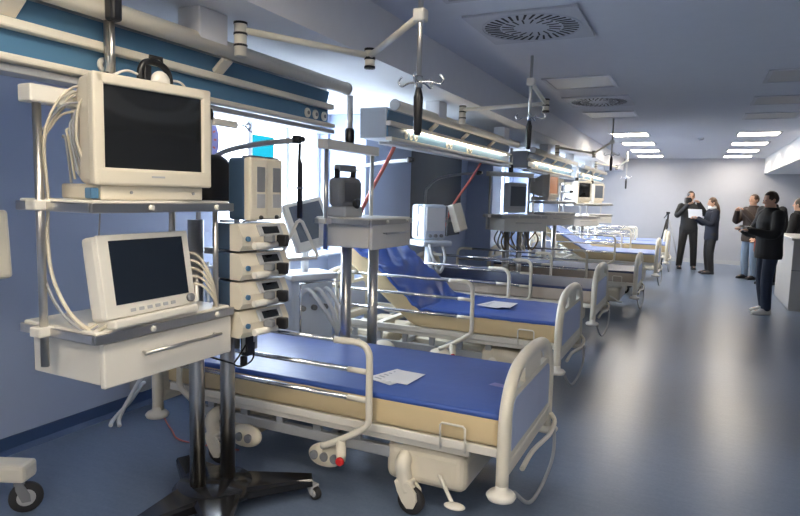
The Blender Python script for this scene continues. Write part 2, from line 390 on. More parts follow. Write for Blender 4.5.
def iv_pole(x, y, z0, z1, label):
    t = thing('iv_pole', label, 'IV pole', (x, y, z0), 0, 'IV poles hung on swivel arms')
    h = z1 - z0
    MB().cyl((0, 0, .12), (0, 0, h), .011).build('rod', 'steel', t)
    MB().lathe([(.010, 0), (.017, .01), (.021, .16), (.014, .19), (.012, .20)], (0, 0, 0)).build('grip', 'black', t)
    m = MB().cyl((0, 0, .20), (0, 0, .25), .016)
    for s in (-1, 1):
        m.tube(smooth_path([(0, 0, .225), (s * .05, .01, .225), (s * .09, .02, .215), (s * .105, .02, .235), (s * .09, .02, .255)]), .005, 8)
        m.tube(smooth_path([(0, 0, .225), (.01, s * .05, .225), (.02, s * .08, .212), (.02, s * .095, .232), (.02, s * .08, .25)]), .005, 8)
    m.build('hook_cluster', 'chrome', t)
iv_pole(P1[0], P1[1], 1.86, 2.62, 'nearest steel IV pole with black grip hanging near top centre')
iv_pole(P2[0], P2[1], 1.95, 2.60, 'second steel IV pole with black grip hung below the large round vent')
iv_pole(P4[0], P4[1], 1.85, 2.60, 'farthest IV pole hung near the end wall over the raised beds')
iv_pole(P3[0], P3[1], 2.02, 2.74, 'far dark IV pole hung before the lit ceiling panels')

# ------------------------------------------------------------------ equipment towers
def drawer_unit(t, x0, x1, y0, y1, z0, z1, m='offw'):
    b = MB().box(((x0 + x1) / 2 - .015, (y0 + y1) / 2, (z0 + z1) / 2), (x1 - x0 - .03, y1 - y0 - .01, z1 - z0), .006).build('drawer_cabinet', m, t)
    d = MB().box((x1 - .012, (y0 + y1) / 2, (z0 + z1) / 2 - .004), (.024, y1 - y0, z1 - z0 + .008), .005).build('drawer', m, t)
    yc, w_ = (y0 + y1) / 2 + .03, (y1 - y0) * .62
    hm = MB().tube([(x1 + .030, yc - w_ / 2, z1 - .062), (x1 + .030, yc + w_ / 2, z1 - .062)], .007)
    for s in (-1, 1): hm.cyl((x1 - .002, yc + s * w_ * .46, z1 - .062), (x1 + .030, yc + s * w_ * .46, z1 - .062), .005)
    hm.build('handle', 'steel', d)
def shelf_board(t, x0, x1, y0, y1, z, mt='offw'):
    s = MB().box(((x0 + x1) / 2, (y0 + y1) / 2, z), (x1 - x0, y1 - y0, .022), .006).build('shelf', mt, t)
    m = MB()
    zz = z - .016
    m.box((x1 + .010, (y0 + y1) / 2, zz), (.012, y1 - y0 + .03, .036), .004)
    m.box(((x0 + x1) / 2, y0 - .010, zz), (x1 - x0, .012, .036), .004)
    m.box(((x0 + x1) / 2, y1 + .010, zz), (x1 - x0, .012, .036), .004)
    m.build('edge_rail', 'steel', s)
    for yy in (y0 + (y1 - y0) * .35, y0 + (y1 - y0) * .86):
        MB().lathe([(.012, 0), (.012, .008), (.007, .012)], (x1 + .014, yy, zz), 'x', 14).build('rail_knob', 'offw', s)
def tower_base(t, cx, cy, arms, h=.13):
    b = MB()
    b.lathe([(.20, h - .055), (.21, h - .03), (.18, h), (.0, h + .004)], (cx, cy, 0), seg=28)
    for (ax, ay) in arms:
        d = Vector((ax - cx, ay - cy, 0)); n = Vector((-d.y, d.x, 0)).normalized()
        p0 = Vector((cx, cy, 0)); p1 = Vector((ax, ay, 0))
        rings = []
        for k in range(7):
            f = k / 6; p = p0.lerp(p1, f); wd = .11 * (1 - f) + .042; z1 = h * (1 - f * .10); z0 = h - .06 + .008 * f
            rings.append([(p + n * wd) + Vector((0, 0, z0)), (p + n * wd) + Vector((0, 0, z1 - .012)), (p + n * wd * .8) + Vector((0, 0, z1)),
                          (p - n * wd * .8) + Vector((0, 0, z1)), (p - n * wd) + Vector((0, 0, z1 - .012)), (p - n * wd) + Vector((0, 0, z0))])
        b.loft(rings, smooth=False)
    b.build('base', 'blackgl', t)
    for (ax, ay) in arms: caster(t, ax, ay, h - .07, .034, random.uniform(-.8, .8), 'lgrey')
def caster(t, x, y, ztop, r, a, m='lgrey', wm='lgrey'):
    """fork and wheel under a point; ztop is where the stem meets the thing"""
    R = Matrix.Translation((x, y, 0)) @ Matrix.Rotation(a, 4, 'Z')
    f = MB()
    zt = max(ztop, 2 * r + .012)
    f.cyl((0, 0, r * 1.95), (0, 0, zt), .016)
    for s in (-1, 1):
        f.prism([(-.014, r * 2.05), (.02, r * 2.05), (.035 + r * .2, r * 1.2), (.03 + r * .3, r * .75), (.015, r * .75), (-.010, r * 1.6)], 'y', s * .020 - .004, s * .020 + .004)
    f.box((.006, 0, r * 2.06), (.05, .048, .016), .004)
    fo = f.xf(R).build('caster', m, t)
    MB().lathe([(r * .55, -.013), (r * .95, -.015), (r, -.009), (r, .009), (r * .95, .015), (r * .55, .013)], (.024 + r * .12, 0, r), 'y', 24).xf(R).build('wheel', 'rubber', fo)
    MB().lathe([(r * .5, -.0165), (r * .55, -.015), (r * .55, .015), (r * .5, .0165)], (.024 + r * .12, 0, r), 'y', 20).xf(R).build('hub', wm, fo)

def tower(label, cy, half, barz, posts_to, drawer, shelves, columns, colz, base, pole_y, rz=0.0, x_front=.26, x_back=-.16, front_posts=(), X=-2.15, yr=None, top_grip=False):
    """local origin on the floor under the hanging pole; y along the beam"""
    t = thing('equipment_tower', label, 'equipment tower', (X, cy, 0), rz, 'equipment towers beside the beds')
    MB().box((0, 0, barz), (.075, 2 * half + .09, .062), .006).build('top_bar', 'offw', t)
    MB().cyl((0, pole_y, barz + .03), (0, pole_y, 2.262), .021).build('hanging_pole', 'steel', t)
    MB().lathe([(.030, 0), (.033, .02), (.033, .085), (.026, .10)], (0, pole_y, barz + .03)).build('pole_clamp', 'black', t)
    for s in (-1, 1):
        MB().cyl((0, s * half, posts_to), (0, s * half, barz - .03), .015).build('post', 'steel', t)
    y0, y1 = (-half + .06, half + .10) if yr is None else yr
    if drawer:
        z0, z1 = drawer
        drawer_unit(t, x_back, x_front, y0, y1, z0, z1)
    for z in shelves:
        shelf_board(t, x_back, x_front, y0 - .03, y1 - .01, z)
        for s in (-1, 1):
            MB().box((-.005, s * half, z - .012), (.060, .07, .038), .006).build('clamp_block', 'offw', t)
    for (x, y) in columns:
        MB().cyl((x, y, .10), (x, y, colz), .037, seg=24).build('column', 'steel', t)
    for (x, y, z0, z1) in front_posts:
        MB().cyl((x, y, z0), (x, y, z1), .012).build('front_post', 'steel', t)
    if top_grip:
        MB().box((.065, pole_y - .03, 2.36), (.05, .05, .23), .012).build('grip', 'black', t)
        MB().cyl((.05, pole_y - .03, barz + .03), (.05, pole_y - .03, 2.30), .012).build('guide_rod', 'steel', t)
    if base: tower_base(t, *base)
    return t

# nearest tower, with the two monitors
T1 = tower('nearest equipment tower, steel posts and black base, carrying the big boxy monitor', 1.775, .308, 1.930, .93, (.875, 1.035), (1.075, 1.545),
           [(-.02, .47), (.04, .62)], 1.46, (0.02, .55, [(.40, .86), (-.02, .12), (.35, .22), (-.36, .70)], .13), .0, rz=math.radians(-1.5), front_posts=[(.235, .335, 1.08, 1.53)], yr=(-.255, .405), top_grip=True)
# second tower
T2 = tower('second equipment tower, white drawer box under a small grey device', 3.70, .31, 1.915, 1.24, (1.245, 1.405), (1.435,),
           [(-.02, .0), (.06, .25)], 1.24, (0.02, .15, [(.30, .42), (-.22, .42), (-.17, .02), (.25, .02)], .13), -.02, yr=(-.15, .45))
# third
T3 = tower('third equipment tower, turned towards the aisle, with grey drawer front past the pale ventilator', 8.12, .33, 1.915, 1.20, (1.175, 1.345), (1.375,),
           [(-.02, .0), (.05, .16)], 1.20, (0.02, .1, [(.30, .40), (-.30, .40), (-.30, -.2), (.25, -.2)], .13), .0, rz=math.radians(-36), X=-2.25)
T4 = tower('fourth equipment tower carrying the monitor with the lit orange screen', 10.55, .30, 1.915, 1.20, (1.175, 1.345), (1.375, 1.56),
           [(-.02, .0), (.05, .16)], 1.20, (0.02, .1, [(.30, .40), (-.30, .40), (-.30, -.2), (.25, -.2)], .13), .0, rz=math.radians(-35), X=-2.28)
T5 = tower('fifth equipment tower carrying the far cream monitor with dark screen', 12.62, .30, 1.915, 1.20, (1.10, 1.25), (1.28, 1.52),
           [(-.02, .0), (.05, .16)], 1.20, (0.02, .1, [(.30, .40), (-.30, .40), (-.30, -.2), (.25, -.2)], .13), .0, rz=math.radians(-40))
T6 = tower('sixth and farthest equipment tower near the end wall', 14.66, .30, 1.915, 1.20, (1.10, 1.25), (1.28, 1.52),
           [(-.02, .0), (.05, .16)], 1.20, (0.02, .1, [(.30, .40), (-.30, .40), (-.30, -.2), (.25, -.2)], .13), .0, rz=math.radians(-40))

def boxy_monitor(label, loc, rz, w_=.50, h=.40, scr='screen', cables=True):
    """front face at local x = 0, width along y, stands on z = 0"""
    t = thing('boxy_monitor', label, 'monitor', loc, rz)
    z0, z1 = .055, .055 + h
    m = MB()
    fr = .042
    for s in (-1, 1): m.box((-.02, s * (w_ / 2 - fr / 2), (z0 + z1) / 2), (.04, fr, h), .008)
    m.box((-.02, 0, z1 - .020), (.04, w_ - .02, .040), .008); m.box((-.02, 0, z0 + .032), (.044, w_ - .02, .064), .010)
    def ring(x, ww, za, zb):
        pts = []
        r = .02
        for (cy_, cz, a0) in ((ww / 2 - r, zb - r, 0), (-ww / 2 + r, zb - r, PI / 2), (-ww / 2 + r, za + r, PI), (ww / 2 - r, za + r, 1.5 * PI)):
            for k in range(4): pts.append((x, cy_ + r * math.cos(a0 + k * PI / 6), cz + r * math.sin(a0 + k * PI / 6)))
        return pts
    m.loft([ring(-.038, w_ - .004, z0, z1), ring(-.12, w_ - .02, z0 + .004, z1 - .006), ring(-.24, w_ * .78, z0 + .03, z1 - .05), ring(-.37, w_ * .60, z0 + .06, z1 - .09), ring(-.38, w_ * .52, z0 + .08, z1 - .11)], smooth=False)
    m.build('housing', 'creamp', t)
    # slightly domed tube
    g = MB(); rings = []
    n = 10; yw, zh = w_ - 2 * fr + .004, h - .098; zc = (z0 + z1) / 2 + .012
    grid = [[g.bm.verts.new((-.012 + .010 * (1 - (2 * i / n - 1) ** 2) * (1 - (2 * j / n - 1) ** 2), yw * (i / n - .5), zc + zh * (j / n - .5))) for j in range(n + 1)] for i in range(n + 1)]
    for i in range(n):
        for j in range(n):
            f = g.bm.faces.new((grid[i][j], grid[i + 1][j], grid[i + 1][j + 1], grid[i][j + 1])); f.smooth = True
    g.build('screen', scr, t)
    MB().box((-.17, 0, .03), (.30, w_ * .88, .058), .008).build('stand', 'creamp', t)
    MB().box((.0025, 0, z0 + .036), (.003, .055, .007)).build('badge', 'lgrey', t)
    for yy in (-.10, .17): MB().lathe([(.006, 0), (.006, .004)], (-.021, yy, .03), 'x', 12).build('button', 'gcable', t)
    return t
CRT = boxy_monitor('big boxy cream monitor with dark curved screen on the upper shelf, nearest tower', (-1.885, 1.765, 1.556), math.radians(-11), .495, .40)
for k, (dy, dx, top) in enumerate(((0, 0, .42), (.012, -.02, .40), (-.014, -.03, .36), (.02, -.05, .38), (-.005, -.06, .33))):
    MB().tube(smooth_path([(-.10 + dx, -.205, top), (-.16 + dx, -.25 + dy, top - .02), (-.19 + dx, -.30 + dy, top - .10), (-.21 + dx, -.325 + dy, .20), (-.21 + dx * .6, -.315 + dy * .5, .0), (-.205 + dx, -.325 + dy, -.16),
               (-.18 + dx, -.32 + dy, -.30), (-.10 + dx, -.30 + dy, -.42), (.0 + dx, -.27 + dy, -.475), (.04 + dx, -.24 + dy, -.455)]), .0048, 8).build('cable', 'cable' if k != 2 else 'gcable', CRT, 'cable hanging down beside the housing')
for k in range(5):
    MB().tube(smooth_path([(-.08 - .03 * k, -.21 + .012 * k, .36 - .03 * k), (-.10 - .03 * k, -.245, .35 - .03 * k), (-.12 - .02 * k, -.25, .22), (-.10 - .03 * k, -.225, .12 - .015 * k)]), .0045, 8).build('lead', ('cable', 'gcable', 'lgrey', 'cable', 'gcable')[k], CRT, 'lead looping at the left side')
MB().tube(smooth_path([(-.02, -.22, -.02), (-.03, -.23, -.2), (-.05, -.25, -.34), (-.02, -.22, -.37), (.02, -.18, -.38)]), .003, 8).build('cable', 'gcable', CRT, 'thin grey wire hanging below the shelf')
MB().box((-.04, -.24, .025), (.05, .03, .04), .006).build('connector', 'spanel', CRT, 'small blue connector')

FLAT = thing('flat_monitor', 'white flat patient monitor with dark screen standing on the drawer top, nearest tower', 'monitor', (-1.875, 1.75, 1.088), math.radians(1), ry=math.radians(-9)); FLAT.scale = (1.06, 1.06, 1.08)
MB().box((-.055, 0, .175), (.07, .43, .29), .014).box((-.10, 0, .17), (.08, .36, .23), .02).build('housing', 'offw', FLAT)
MB().box((-.018, 0, .178), (.012, .425, .288), .005).build('front_bezel', 'offw', FLAT)
MB().box((-.0115, .005, .190), (.003, .345, .222), .001).build('screen', 'screenb', FLAT)
MB().lathe([(.016, 0), (.016, .014), (.011, .018)], (-.012, .178, .060), 'x').build('knob', 'grey', FLAT)
for k in range(6): MB().box((-.0105, -.10 + .038 * k, .054), (.004, .022, .012), .001).build('button', 'lgrey', FLAT)
MB().box((-.06, 0, .016), (.14, .40, .032), .008).build('foot', 'offw', FLAT)
for k in range(5):
    yy = .205 + .004 * k
    MB().tube(smooth_path([(-.06, .20, .24 - .032 * k), (-.02, .26, .22 - .03 * k), (.0, .30, .13 - .022 * k), (-.02, .33, .02 - .006 * k), (-.05, .30, -.03)]), .0055, 8).build('cable', 'cable', FLAT, 'cream lead plugged in the right side')
    MB().box((-.055, .215, .24 - .032 * k), (.018, .03, .012), .003).build('plug', 'grey', FLAT)

# black bracket with a white mask lying on top of the monitor
t = thing('head_strap', 'black strapped holder with a white pad lying on top of the big monitor', 'holder', (-2.00, 1.87, 2.006), math.radians(-12)); t.scale = (.82, .82, .82)
MB().tube(smooth_path([(0, -.075, .0), (0, -.085, .06), (0, -.06, .115), (0, .0, .125), (0, .055, .10), (0, .075, .05), (0, .07, .0)]), .016, 10).box((0, -.05, .055), (.03, .04, .10), .008).build('strap', 'black', t)
MB().tube([(0, -.03, .115), (0, -.03, .15), (0, .03, .15), (0, .03, .118)], .010, 8).build('buckle', 'black', t)
MB().ball((0.02, .01, .035), (.03, .05, .05)).build('pad', 'offw', t)
MB().tube(smooth_path([(0, -.08, .05), (.01, -.15, .06), (.0, -.20, .04), (-.02, -.26, -.01)]), .006, 8).tube(smooth_path([(0, .06, .05), (.01, .12, .05), (.0, .16, .03), (.0, .17, -.005)]), .006, 8).build('tubing', 'offw', t)

# grey device with handle on the second tower
t = thing('respiratory_device', 'dark grey rounded device with carrying handle on the second tower shelf', 'medical device', (-2.14, 3.615, 1.448), math.radians(-6))
MB().box((0, 0, .035), (.16, .20, .07), .012).build('plinth', 'lgrey', t)
MB().box((0, 0, .165), (.14, .24, .20), .045, seg=4).build('body', 'grey', t)
MB().box((.071, -.01, .165), (.004, .19, .13), .002).build('front_plate', 'dsteel', t)
MB().box((0, 0, .325), (.05, .20, .045), .012).build('handle', 'grey', t)
for s in (-1, 1): MB().box((0, s * .09, .285), (.035, .022, .07), .004).build('handle_post', 'black', t)
MB().lathe([(.03, 0), (.034, .02), (.022, .03)], (.072, .02, .09), 'x').build('dial', 'black', t)

for (x, y, z, rz, l, s) in ((-2.13, 10.40, 1.576, -.15, 'cream boxy monitor showing a lit orange screen on the fourth tower', 'screeno'), (-1.97, 12.55, 1.536, -.45, 'far cream boxy monitor with dark screen near the end wall', 'screen'),
                            (-1.97, 14.58, 1.536, -.35, 'farthest cream boxy monitor on the last tower', 'screeng')):
    boxy_monitor(l, (x, y, z), rz, .46, .38, s)
t = thing('boxed_monitor', 'grey backed flat panel screen standing on the third tower', 'monitor', (-2.19, 8.12, 1.388), math.radians(-36))
MB().box((0, .02, .22), (.12, .30, .40), .02).build('housing', 'lgrey', t)
MB().box((.062, .02, .24), (.004, .25, .26), .001).build('screen', 'screeng', t)

# ------------------------------------------------------------------ infusion pump stack
t = thing('pump_rack', 'steel infusion rack with dark round plate holding the stack of blue pumps', 'pump rack', (-2.02, 2.30, 0))
MB().cyl((.0, .08, .82), (.0, .08, 1.72), .014).cyl((.0, .20, .82), (.0, .20, 1.45), .012).box((.02, .14, .90), (.03, .20, .03), .005).box((.02, .14, 1.42), (.03, .20, .03), .005).build('rack_post', 'steel', t)
MB().box((.03, .14, 1.13), (.02, .10, .66), .004).build('rack_spine', 'lgrey', t)
MB().lathe([(.0, -.03), (.10, -.028), (.125, -.01), (.125, .01), (.10, .028), (.0, .03)], (-.02, -.045, 1.645), 'x', 32).build('round_plate', 'black', t)
MB().cyl((-.05, -.05, 1.70), (-.05, -.05, 1.94), .011).build('pole', 'lgrey', t)
MB().lathe([(.016, 0), (.018, .03), (.012, .05)], (-.05, -.05, 1.93)).build('pole_cap', 'black', t)
MB().box((-.05, .05, 1.925), (.03, .17, .035), .006).build('hook_arm', 'offw', t)
MB().tube(smooth_path([(-.05, .13, 1.925), (-.05, .19, 1.93), (-.05, .23, 1.915), (-.05, .245, 1.935), (-.05, .225, 1.945), (-.05, .21, 1.925), (-.05, .25, 1.905), (-.05, .285, 1.915), (-.05, .275, 1.94)]), .004, 8).build('hook', 'chrome', t)
MB().box((.03, .12, .86), (.045, .05, .16), .006).build('power_strip', 'black', t)
MB().tube(smooth_path([(.04, .10, .84), (.05, .04, .80), (.05, .0, .765), (.05, .06, .74), (.05, .14, .76), (.04, .16, .84)]), .0045, 8).tube(smooth_path([(.05, .0, .765), (.03, -.12, .82), (.02, -.2, .86)]), .0045, 8).build('power_cord', 'black', t)
MB().box((.05, .07, .765), (.03, .03, .05), .008).build('plug', 'black', t)
MB().box((-.12, .08, 1.30), (.26, .04, .03), .004).build('mounting_bracket', 'dsteel', t)
ordp = ['topmost', 'second from the top', 'third from the top', 'lowest']
for k in range(4):
    z = .925 + (3 - k) * .134
    p = thing('syringe_pump', 'horizontal blue and cream syringe pump, %s of the stacked four' % ordp[k], 'pump', (-1.90, 2.345, z), math.radians(-8), 'horizontal syringe pumps in the rack')
    MB().box((-.045, 0, .065), (.125, .30, .124), .010).build('rear_housing', 'pumpb', p)
    MB().prism([(.016, .003), (.080, .003), (.100, .03), (.100, .07), (.070, .126), (.016, .126)], 'y', -.149, .149).build('front_housing', 'creamp', p)
    MB().box((.088, .03, .095), (.014, .15, .058), .004, rot(0, -.49)).build('display', 'lgrey', p)
    MB().box((.0955, .03, .0965), (.004, .10, .036), .001, rot(0, -.49)).build('display_glass', 'screen', p)
    MB().cyl((.112, -.09, .026), (.112, .05, .026), .016, seg=16).build('syringe', 'offw', p)
    MB().box((.120, .085, .045), (.055, .034, .056), .008, rot(.3)).build('plunger_grip', 'black', p)
    MB().box((.118, .0, .058), (.05, .034, .036), .008, rot(.3)).build('barrel_clamp', 'grey', p)
    MB().lathe([(.012, 0), (.012, .012)], (.098, -.12, .06), 'x', 14).build('knob', 'spanel', p)
for k in range(2):
    p = thing('infusion_pump', ['upright blue and cream infusion pump on top of the stack, left one', 'upright infusion pump on top of the stack, right one beside the other'][k], 'pump', (-1.885, 2.31 + .118 * k, 1.468), math.radians(-8), 'upright infusion pumps')
    MB().box((-.03, 0, .145), (.11, .113, .288), .012).build('rear_housing', 'pumpb', p)
    MB().box((.040, 0, .145), (.045, .112, .290), .012).build('front_housing', 'creamp', p)
    MB().box((.063, .012, .19), (.004, .050, .115), .002).build('display', 'grey', p)
    MB().box((.063, .012, .09), (.004, .050, .065), .002).build('keypad', 'lgrey', p)
    MB().box((.020, .0, .292), (.06, .08, .012), .004).build('top_latch', 'dsteel', p)
    MB().ball((.063, .012, .014), (.012, .012, .010)).build('knob', 'black', p)

# ------------------------------------------------------------------ beds
def rr_ring(fn, w0, w1, h0, h1, r, n=5):
    pts = []
    for (cy, ch, a0) in ((w1 - r, h1 - r, 0), (w0 + r, h1 - r, PI / 2), (w0 + r, h0 + r, PI), (w1 - r, h0 + r, 1.5 * PI)):
        for k in range(n + 1):
            a = a0 + k * PI / 2 / n
            pts.append(fn(cy + r * math.cos(a), ch + r * math.sin(a)))
    return pts
BW = 1.02                                    # width over the footboard
def end_board(bed, x, name, z_off, panel_mat, bumpers, sx):
    f = lambda u, v: (x, u, v + z_off)
    y0, y1 = .04, BW - .04
    zb, zs, zt = .26, .58, .80
    path = [(x, y0, zb + z_off), (x, y0, zs - .08 + z_off)]
    path += [(x, y0 + .005, zs + z_off)] + [f(u, v) for u, v in [(y0 + .03, .66), (y0 + .085, .735), (y0 + .17, .785), (y0 + .30, .812), (BW / 2, .820), (y1 - .30, .812), (y1 - .17, .785), (y1 - .085, .735), (y1 - .03, .66)]]
    path += [(x, y1 - .005, zs + z_off), (x, y1, zs - .08 + z_off), (x, y1, zb + z_off)]
    m = MB(); sp = smooth_path(path, 4)
    m.tube(sp, .03, 14, flat=(1, 0, 0), rr=[(.030, .036)] * len(sp))
    def board(za, zt_, inset, c=.12):
        yA, yB = y0 + inset, y1 - inset
        return [(yA, za), (yB, za), (yB, zt_ - c), (yB - c * .35, zt_ - c * .35), (yB - c, zt_), (yA + c, zt_), (yA + c * .35, zt_ - c * .35), (yA, zt_ - c)]
    m.prism([(u, v + z_off) for u, v in board(.31, .695, .02, .10)], 'x', x - .016, x + .016)
    m.prism([(u, v + z_off) for u, v in [(BW / 2 - .17, .69), (BW / 2 + .17, .69), (BW / 2 + .17, .81), (BW / 2 - .17, .81)]], 'x', x - .014, x + .014)
    m.box((x, BW / 2, .36 + z_off), (.046, BW - .14, .05), .012)
    o = m.build(name, 'cream', bed)
    MB().prism([(u, v + z_off) for u, v in board(.42, .665, .075, .05)], 'x', x + sx * .0165 - .003, x + sx * .0165 + .003).build('panel', panel_mat, o, 'lilac blue inset panel')
    if bumpers:
        for yy in (y0 - .008, y1 + .008):
            MB().lathe([(.028, .0), (.062, .006), (.070, .022), (.058, .036), (.030, .044), (.028, .07)], (x, yy, .215 + z_off), seg=28).build('bumper', 'offw', o)
    return o
def side_rail(bed, y, z, x_end=-.70, x_head=-1.95, name='side_rail'):
    m = MB()
    m.tube(smooth_path([(x_end - .20, y, z + .87), (x_end - .06, y, z + .87), (x_end - .01, y, z + .835), (x_end, y, z + .76), (x_end, y, z + .60), (x_end, y, z + .48), (x_end - .04, y, z + .43), (x_end - .16, y, z + .355), (x_end - .27, y, z + .30)], 5), .0175, 12)
    for zz in (.73, .585): m.cyl((x_end - .012, y, z + zz), (x_end - .12, y, z + zz), .014)
    m2 = MB()
    m2.tube(smooth_path([(x_head + .20, y, z + .87), (x_head + .06, y, z + .87), (x_head + .01, y, z + .835), (x_head, y, z + .76), (x_head, y, z + .60), (x_head, y, z + .48), (x_head + .04, y, z + .43), (x_head + .16, y, z + .36)], 5), .0175, 12)
    o = m.build(name, 'cream', bed); m2.build('rail_end', 'cream', o)
    for zz in (.87, .73, .585):
        MB().tube([(x_end - (.18 if zz > .8 else .11), y, z + zz), (x_head + (.18 if zz > .8 else 0), y, z + zz)], .0125, 10).build('rail_bar', 'chrome', o, 'chrome rail bar')
    return o
def mattress(bed, z, raise_deg, side, top, wrinkle, knee=0.0):
    th = .155; w0, w1 = .055, BW - .055
    st = []; x = -.055; L = 2.06; n = 60; zz = z; px = x
    for i in range(n + 1):
        s = L * i / n
        a = 0.0
        if raise_deg:
            k = min(max((s - 1.10) / .14, 0), 1); a = math.radians(raise_deg) * k
            if s < .95: a += -math.radians(knee) * min(max((.95 - s) / .2, 0), 1) * (0 if s < .25 else 1)
        st.append((px, zz, a)); ds = L / n
        px -= math.cos(a) * ds; zz += math.sin(a) * ds
    def ring(x, zb, a, y0, y1, h0, h1, r):
        return rr_ring(lambda u, v: (x + math.sin(a) * v, u, zb + math.cos(a) * v), y0, y1, h0, h1, r)
    mm = MB().loft([ring(x, zb, a, w0, w1, 0, th - .004, .022) for x, zb, a in st]).build('mattress', side, bed)
    c = MB().loft([ring(x, zb, a, w0 - .003, w1 + .003, th - .028, th + .006, .016) for x, zb, a in st])
    if wrinkle:
        bmesh.ops.subdivide_edges(c.bm, edges=[e for e in c.bm.edges if abs(e.verts[0].co.y - e.verts[1].co.y) > .3], cuts=24, use_grid_fill=True)
        for v in c.bm.verts:
            k = min(max((-v.co.x - .95) / .4, .12), 1.0)
            d = (.8 - 2.2 * abs(noise.noise(Vector((v.co.x * 7 + v.co.y * 2.0, v.co.y * 2.2, 3.1)))) - .9 * abs(noise.noise(Vector((v.co.x * 15 + v.co.y * 6, v.co.y * 3, 9.0))))) * .042 * k * wrinkle
            v.co.z += max(d, -.006)
        for f in c.bm.faces: f.smooth = True
    c.build('cover', top, mm, 'blue mattress cover' if top != 'mpale' else 'pale blue sheet')
    return st
def hospital_bed(label, x, y, z=0.0, raise_deg=0, side='mside', top='mblue', rails=(True, False), wrinkle=0, detail=True, head_board=True, hose=True, rz=0, panel='fpanel'):
    """origin on the floor at the foot end, near corner; the bed runs to -x"""
    b = thing('hospital_bed', label, 'hospital bed', (x, y, 0), rz, 'hospital beds in a row')
    end_board(b, -.028, 'footboard', z, panel, True, 1)
    if head_board: end_board(b, -2.19, 'headboard', z, panel, True, 1)
    mattress(b, z + .445, raise_deg, side, top, wrinkle)
    m = MB()
    for yy in (.075, BW - .075):
        m.box((-1.08, yy, z + .418), (2.06, .035, .045), .006)
        m.box((-1.08, yy + (.02 if yy < .5 else -.02), z + .375), (1.75, .03, .03), .004)
    for xx in (-.12, -.55, -1.1, -1.6, -2.05): m.box((xx, BW / 2, z + .415), (.06, BW - .17, .035), .004)
    m.build('bed_frame', 'offw', b)
    m = MB(); lf = MB()
    for yy in (.14, BW - .14):
        lf.box((-1.22, yy, z * .5 + .28), (1.42, .04, .06), .008)
        for q in range(6): lf.box((-.60 - .25 * q, yy, z * .5 + .34), (.05, .03, .10), .006)
    for q in range(4): lf.box((-.62 - .40 * q, BW / 2, z * .5 + .28), (.05, BW - .3, .04), .006)
    lf.build('lower_frame', 'bbody', b)
    m.box((-.45, BW / 2, z * .5 + .245), (.44, .80, .21), .05, seg=4); m.box((-1.75, BW / 2, z * .5 + .255), (.40, .62, .19), .035)
    m.box((-.42, BW / 2, z * .5 + .34), (.16, .18, .13 + z), .01); m.box((-1.75, BW / 2, z * .5 + .34), (.16, .18, .13 + z), .01)
    m.box((-1.08, BW / 2, z * .5 + .25), (1.2, .12, .06), .01)
    m.build('undercarriage', 'creamp', b)
    for xx in (-.55, -1.80):
        for yy in (.09, BW - .12):
            s = 1
            R = .062
            sg = 1 if yy < .5 else -1
            f = MB().tube(smooth_path([(xx + .02, yy + .16 * sg, .285), (xx, yy + .07 * sg, .285), (xx - .005, yy, .26), (xx, yy, .20), (xx + .012, yy, .15), (xx + .03, yy, .12)]), .04, 14, rr=None)
            for q in (-1, 1): f.prism([(xx - .035, .17), (xx + .045, .17), (xx + .082, .125), (xx + .088, .085), (xx + .070, .045), (xx + .035, .040), (xx + .008, .07), (xx - .02, .12)], 'y', yy + q * .031 - .007, yy + q * .031 + .007)
            f.box((xx + .01, yy, .165), (.09, .074, .035), .014)
            fo = f.build('caster', 'cream', b)
            MB().lathe([(.030, -.020), (.062, -.022), (.070, -.013), (.070, .013), (.062, .022), (.030, .020)], (xx + .045, yy, .070), 'y', 28).build('wheel', 'rubber', fo)
    if rails[0]: side_rail(b, -.02, z)
    if rails[1]: side_rail(b, BW + .02, z)
    if detail:
        for xx, n in ((-.97, 3), (-1.50, 2)):
            c = MB().lathe([(.0, -.010), (.085, -.010), (.10, .0), (.095, .022), (.0, .030)], (0, 0, 0), 'y', 32)
            for v in c.bm.verts: v.co = Vector((v.co.x * 1.05, v.co.y, v.co.z * .62))
            c.xf(Matrix.Translation((xx, .03, z + .235)) @ Matrix.Rotation(PI, 4, 'Z') @ Matrix.Rotation(.35, 4, 'X'))
            co = c.build('control_panel', 'creamp', b)
            for k in range(n):
                bx = xx + (k - (n - 1) / 2) * .062
                MB().lathe([(.024, 0), (.024, .014), (.017, .017)], (0, 0, 0), 'y', 20).xf(Matrix.Translation((bx, .008, z + .232)) @ Matrix.Rotation(PI, 4, 'Z')).build('button', 'grey', co)
        k = MB().tube([(-.86, -.015, z + .345), (-.84, -.045, z + .29), (-.83, -.06, z + .262)], .02, 12, rr=[.026, .026, .022]).build('rail_latch', 'cream', b)
        MB().lathe([(.022, 0), (.022, .014), (.013, .020)], (0, 0, 0), 'y', 20).xf(Matrix.Translation((-.828, -.070, z + .268)) @ Matrix.Rotation(PI, 4, 'Z')).build('latch_knob', 'red', k, 'round red release knob')
        MB().tube([(-.335, .03, z + .40), (-.335, .02, z + .52), (-.325, .018, z + .532), (-.220, .018, z + .532), (-.210, .02, z + .52), (-.210, .03, z + .40)], .0055, 8).build('wire_bracket', 'offw', b)
        MB().tube([(-.40, .16, .23), (-.30, .03, .205), (-.24, -.04, .18)], .010, 8).build('pedal_lever', 'offw', b)
        MB().ball((-.22, -.06, .178), (.052, .034, .012)).build('pedal', 'offw', b)
